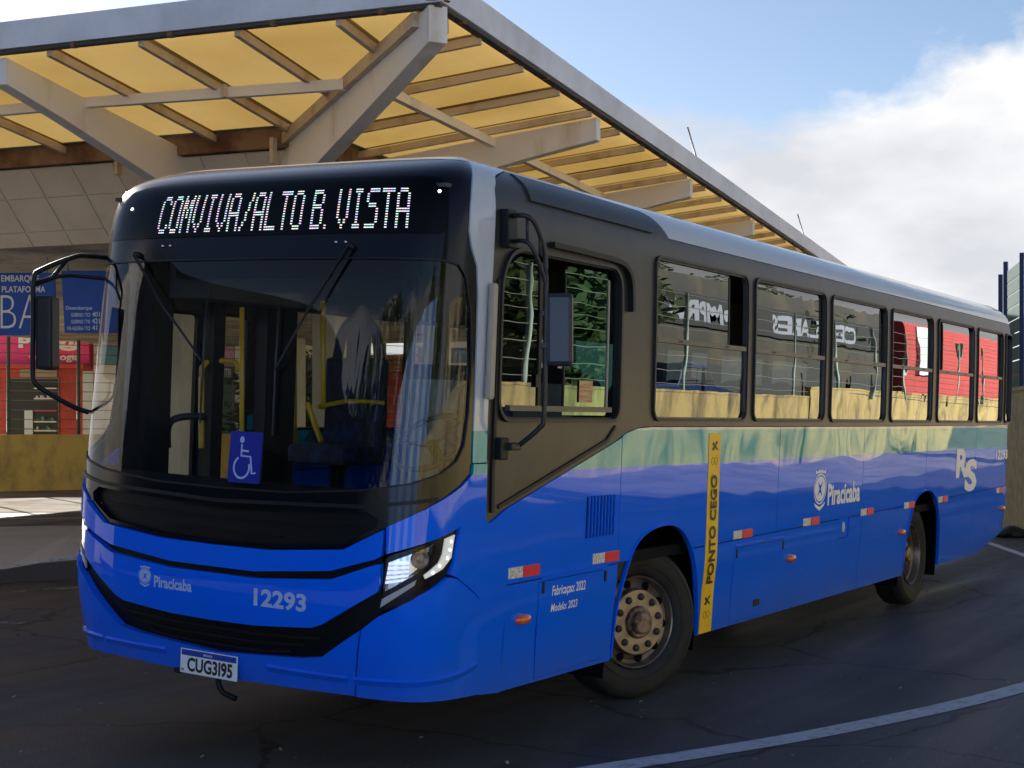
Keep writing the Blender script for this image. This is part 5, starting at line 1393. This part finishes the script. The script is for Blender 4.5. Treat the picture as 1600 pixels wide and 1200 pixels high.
def lump(name, c, rx, ry, rz, label, cat, m, seed=1):
    rnd = random.Random(seed); bm = bmesh.new(); bmesh.ops.create_icosphere(bm, subdivisions=3, radius=1)
    for v in bm.verts:
        k = 1+.18*math.sin(3*v.co.x+seed)+.12*math.sin(5*v.co.y+2*v.co.z)+rnd.uniform(-.04, .04); v.co = Vector((v.co.x*rx*k, v.co.y*ry*k, max(v.co.z, -.5)*rz*k))
    me = bpy.data.meshes.new(name); bm.to_mesh(me); bm.free()
    for p in me.polygons: p.use_smooth = True
    o = link(name, me, m); o.location = c; tag(o, label, cat); return o
p = gd(1582, 838, GZ); lump('rubbish_bag', (p.x, p.y, GZ+.06), .36, .26, .10, 'flattened black rubbish bag at the foot of the olive wall', 'bag', M['bag'], 3)

# ------------------------------------------------------------------ ACROSS THE ROAD (mirrored in the bus side): sunlit wall, fence, shopfronts, car
wall_run('boundary_wall', (-30, -8.6), (30, -9.4), 1.88, .2, M['tan_wall'], 'long sunlit tan wall across the road, mirrored in the bus windows')
wall_run('boundary_wall', (30.2, -9.4), (95, -12.2), 2.2, .2, M['tan_wall'], 'far stretch of tan wall, mirrored in the rear bus windows')
fence(Vector((-28, -8.62, 0)), Vector((58, -.78, 0)).normalized(), 26, 3.35, 1.88, 4.4, mat('pale_post', (.30, .42, .36), .6), M['wire'], 'wire fence with pale green posts on the sunlit tan wall across the road', rows=8)
def facade(name, x0, x1, y, z1, m, label, depth=6):
    r = root(name, ((x0+x1)/2, y, GZ), label, 'building'); mb = MB(); mb.box((x0, y-depth, GZ), (x1, y, z1)); mb.build('wall', m, r); return r
M['dark_store'] = mat('dark_storefront', (.022, .028, .024), .6, noise=(.7, (.06, .055, .03), .45, .62, (1, 1, .3)))
M['dark_band'] = mat('dark_sign_band', (.010, .018, .022), .5)
M['store_txt'] = mat('store_lettering', (.26, .31, .38), .6)
r = facade('storefront', 32, 61, -17, 7.4, M['dark_store'], 'dark storefront reading COMPRA CELULARES across the road, mirrored in the first windows')
mb = MB(); mb.box((32, -17, 4.4), (61, -16.8, 5.9)); mb.build('sign_board', M['dark_band'], r)
P, F, ar = text_mesh('CELULARES   COMPRA', bold=.04); mb = MB(); mb.add([(56-x*19, -16.78, 4.65+y*.95) for x, y in P], F); mb.build('lettering', M['store_txt'], r)
for i in range(5):
    mb = MB(); mb.box((33+i*5.7, -17, .1), (37.7+i*5.7, -16.92, 2.9)); mb.build('door', M['shopdark'], r)
M['red_store'] = mat('red_storefront', (.45, .04, .04), .6, noise=(.5, (.36, .03, .03), .4, .7))
r = facade('red_building', 71, 110, -19, 7.5, M['red_store'], 'red building with pale blue strip across the road, mirrored in the rear windows')
for i in range(22):
    mb = MB(); mb.box((71, -19, .6+i*.31), (110, -18.96, .86+i*.31)); mb.build('cladding_board', M['red_store'], r)
mb = MB(); mb.box((73, -18.97, 3.4), (75, -18.8, 7.2)); mb.build('sign_board', M['pale_shutter'], r)
r = facade('tan_house', 2, 24, -20, 4.2, mat('tan_house_wall', (.30, .24, .16), .8), 'low tan house across the road, mirrored in the driver window')
for i in range(4):
    mb = MB(); mb.box((4+i*4.6, -20, 1.2), (6+i*4.6, -19.93, 2.8)); mb.build('window', M['shopdark'], r)
for i, (x, y, h, rad) in enumerate(((14, -14.5, 6.5, 3.2), (27.5, -15, 5.6, 2.8), (33, -20.8, 9.8, 4.0), (42, -21.5, 10.0, 4.2), (53, -21.0, 9.2, 4.4), (66, -23, 9.0, 3.4), (-6, -14, 6.6, 3.2), (-15, -15, 7.5, 3.8))):
    blob_tree('roadside_tree', (x, y, GZ), h, rad, 'dark green tree across the road, %s' % ('nearest the driver window', 'between the house and the storefront', 'before the left end of the storefront', 'before the storefront middle', 'before the right end of the storefront', 'beside the red building', 'behind the camera', 'far behind the camera')[i], 20+i, 'trees across the road', nl=2300, ls=.30)
# dark blue pickup on the street behind the wall
def car(x, y):
    r = root('parked_pickup', (x, y, .95), 'dark blue pickup parked behind the tan wall across the road', 'pickup')
    blue = mat('car_blue', (.015, .04, .13), .25, coat=1)
    body = [(-2.6, .35), (2.5, .35), (2.55, .75), (2.45, .95), (1.35, 1.08), (.55, 1.62), (-.85, 1.66), (-1.15, 1.05), (-2.6, 1.02)]
    mb = MB(); mb.prism([(x+a, y-.85, .98+b) for a, b in body], (0, 1.7, 0)); mb.build('body', blue, r, bevel=.06)
    for pts in ([(1.2, 1.10), (.52, 1.54), (-.05, 1.56), (-.05, 1.10)], [(-.12, 1.10), (-.12, 1.56), (-.80, 1.57), (-1.0, 1.10)]):
        mb = MB(); mb.prism([(x+a, y+.84, .98+b) for a, b in pts], (0, .02, 0)); mb.build('side_window', M['shopdark'], r)
    for dx in (-1.7, 1.65):
        for s in (-1, 1):
            w_ = MB().lathe([(-.1, .2), (-.1, .34), (-.06, .38), (.06, .38), (.1, .34), (.1, .2)], (x+dx, y+s*.78, 1.33), (0, s, 0), 24).build('wheel', M['tyre'], r)
            MB().lathe([(.10, .22), (.06, .18), (.08, .0)], (x+dx, y+s*.78, 1.33), (0, s, 0), 18).build('rim', M['chrome'], w_)
    for s in (-.6, .6): mb = MB(); mb.box((x+2.46, y+s-.18, 1.65), (x+2.56, y+s+.18, 1.82)); mb.build('headlight', M['chrome'], r)
    mb = MB(); mb.box((x-2.64, y-.8, 1.25), (x-2.56, y+.8, 1.43)); mb.build('bumper', M['chrome'], r)
car(27.5, -12.2)
# raised street behind the wall carries the car
mb = MB(); mb.box((-30, -30, GZ-.1), (100, -10.0, .95)); tag(mb.build('street', M['asphalt']), kind='structure')
# blue hoarding behind; front left an unseen building added to darken windshield reflections
r = root('blue_hoarding', (-11, -6, GZ), 'blue panel hoarding behind the camera, mirrored at the windshield edge', 'hoarding')
M['hoard'] = mat('hoarding_blue', (.03, .13, .45), .5); M['hoard2'] = mat('hoarding_pale', (.22, .34, .55), .5)
ha, hb = Vector((-15.5, -1.5, 0)), Vector((-6.5, -10.2, 0)); hd = (hb-ha).normalized(); hn = Vector((-hd.y, hd.x, 0))*.06
for i in range(18):
    p = ha+hd*(i*.70); q = p+hd*.64; h_ = 4.4
    mb = MB(); mb.hexa([p+Vector((0, 0, GZ)), q+Vector((0, 0, GZ)), q+hn+Vector((0, 0, GZ)), p+hn+Vector((0, 0, GZ))], [p+Vector((0, 0, h_)), q+Vector((0, 0, h_)), q+hn+Vector((0, 0, h_)), p+hn+Vector((0, 0, h_))])
    mb.build('panel', M['hoard2'] if i % 4 in (1, 2) else M['hoard'], r)
st_ = root('added_dark_block', (-27, 16, GZ), 'plain unseen building added left of the frame to darken the windshield reflection', 'building')
M['station'] = mat('added_block_wall', (.20, .185, .16), .7, noise=(.4, (.15, .14, .12), .4, .7))
mb = MB(); mb.box((-48, 12, GZ), (-7, 20, 7.0)); mb.build('wall', M['station'], st_)
for i in range(8):
    mb = MB(); mb.box((-44+i*4.6, 11.92, 1.0), (-41+i*4.6, 12, 3.4)); mb.build('window', M['shopdark'], st_)

tag(sheet('pavement', [(-30, -9.3), (95, -13), (95, -8.2), (30, -6.1), (-30, -5.6)], GZ+.004, M['apron']), kind='structure')

for i, (y, h) in enumerate(((-4.5, 6.5), (2.0, 7.5), (8.5, 6.2))):  # unseen trees, put in so the windshield mirrors something dark
    blob_tree('added_tree', (-27, y, GZ), h, 4.2, ('round dark tree beside the blue hoarding', 'tallest dark tree opposite the bus front', 'dark tree beside the added building')[i]+', added to darken the windshield reflection', 50+i, 'added trees opposite the bus front', nl=2000, ls=.4)

rnd = random.Random(5); mb = MB()
for i in range(170):
    p = gd(rnd.uniform(-20, 1620), 880+330*rnd.random()**1.4, GZ); s_ = rnd.uniform(.006, .022); a_ = rnd.uniform(0, 6.28)
    u = Vector((math.cos(a_), math.sin(a_), rnd.uniform(0, .5)))*s_; v = Vector((-math.sin(a_), math.cos(a_), rnd.uniform(0, .3)))*s_*.6
    c = Vector((p.x, p.y, GZ+.006)); mb.add([c-u, c+v, c+u, c-v], [(0, 1, 2, 3)])
tag(mb.build('road_grit', mat('dry_leaf_bits', (.30, .26, .20), .9)), kind='stuff')

for i, (hx, hy, hz, hw) in enumerate(((52, 1.0, 3.6, 11), (70, 4.0, 5.2, 14))):
    r = root('low_house', (hx+hw/2, hy+4, GZ), ('small house with terracotta roof on the open ground beyond the bus', 'taller pale house farther beyond the bus')[i], 'house')
    mb = MB(); mb.box((hx, hy, GZ), (hx+hw, hy+8, hz)); mb.build('wall', M['white_wall'], r)
    mb = MB(); mb.prism([(hx-.4, hy-.4, hz), (hx-.4, hy+8.4, hz), (hx-.4, hy+4, hz+1.7)], (hw+.8, 0, 0)); mb.build('roof', M['tile_r'], r)
    for k in range(3):
        mb = MB(); mb.box((hx-.04, hy+.8+k*2.5, 1.0), (hx, hy+2.0+k*2.5, 2.2)); mb.build('window', M['shopdark'], r)
    blob_tree('yard_tree', (hx-5, hy+2+i*3, GZ), 5.5+i, 2.2, ('bushy tree before the small house beyond the bus', 'tree before the taller pale house beyond the bus')[i], 70+i, 'trees beyond the bus', nl=1200, ls=.28)
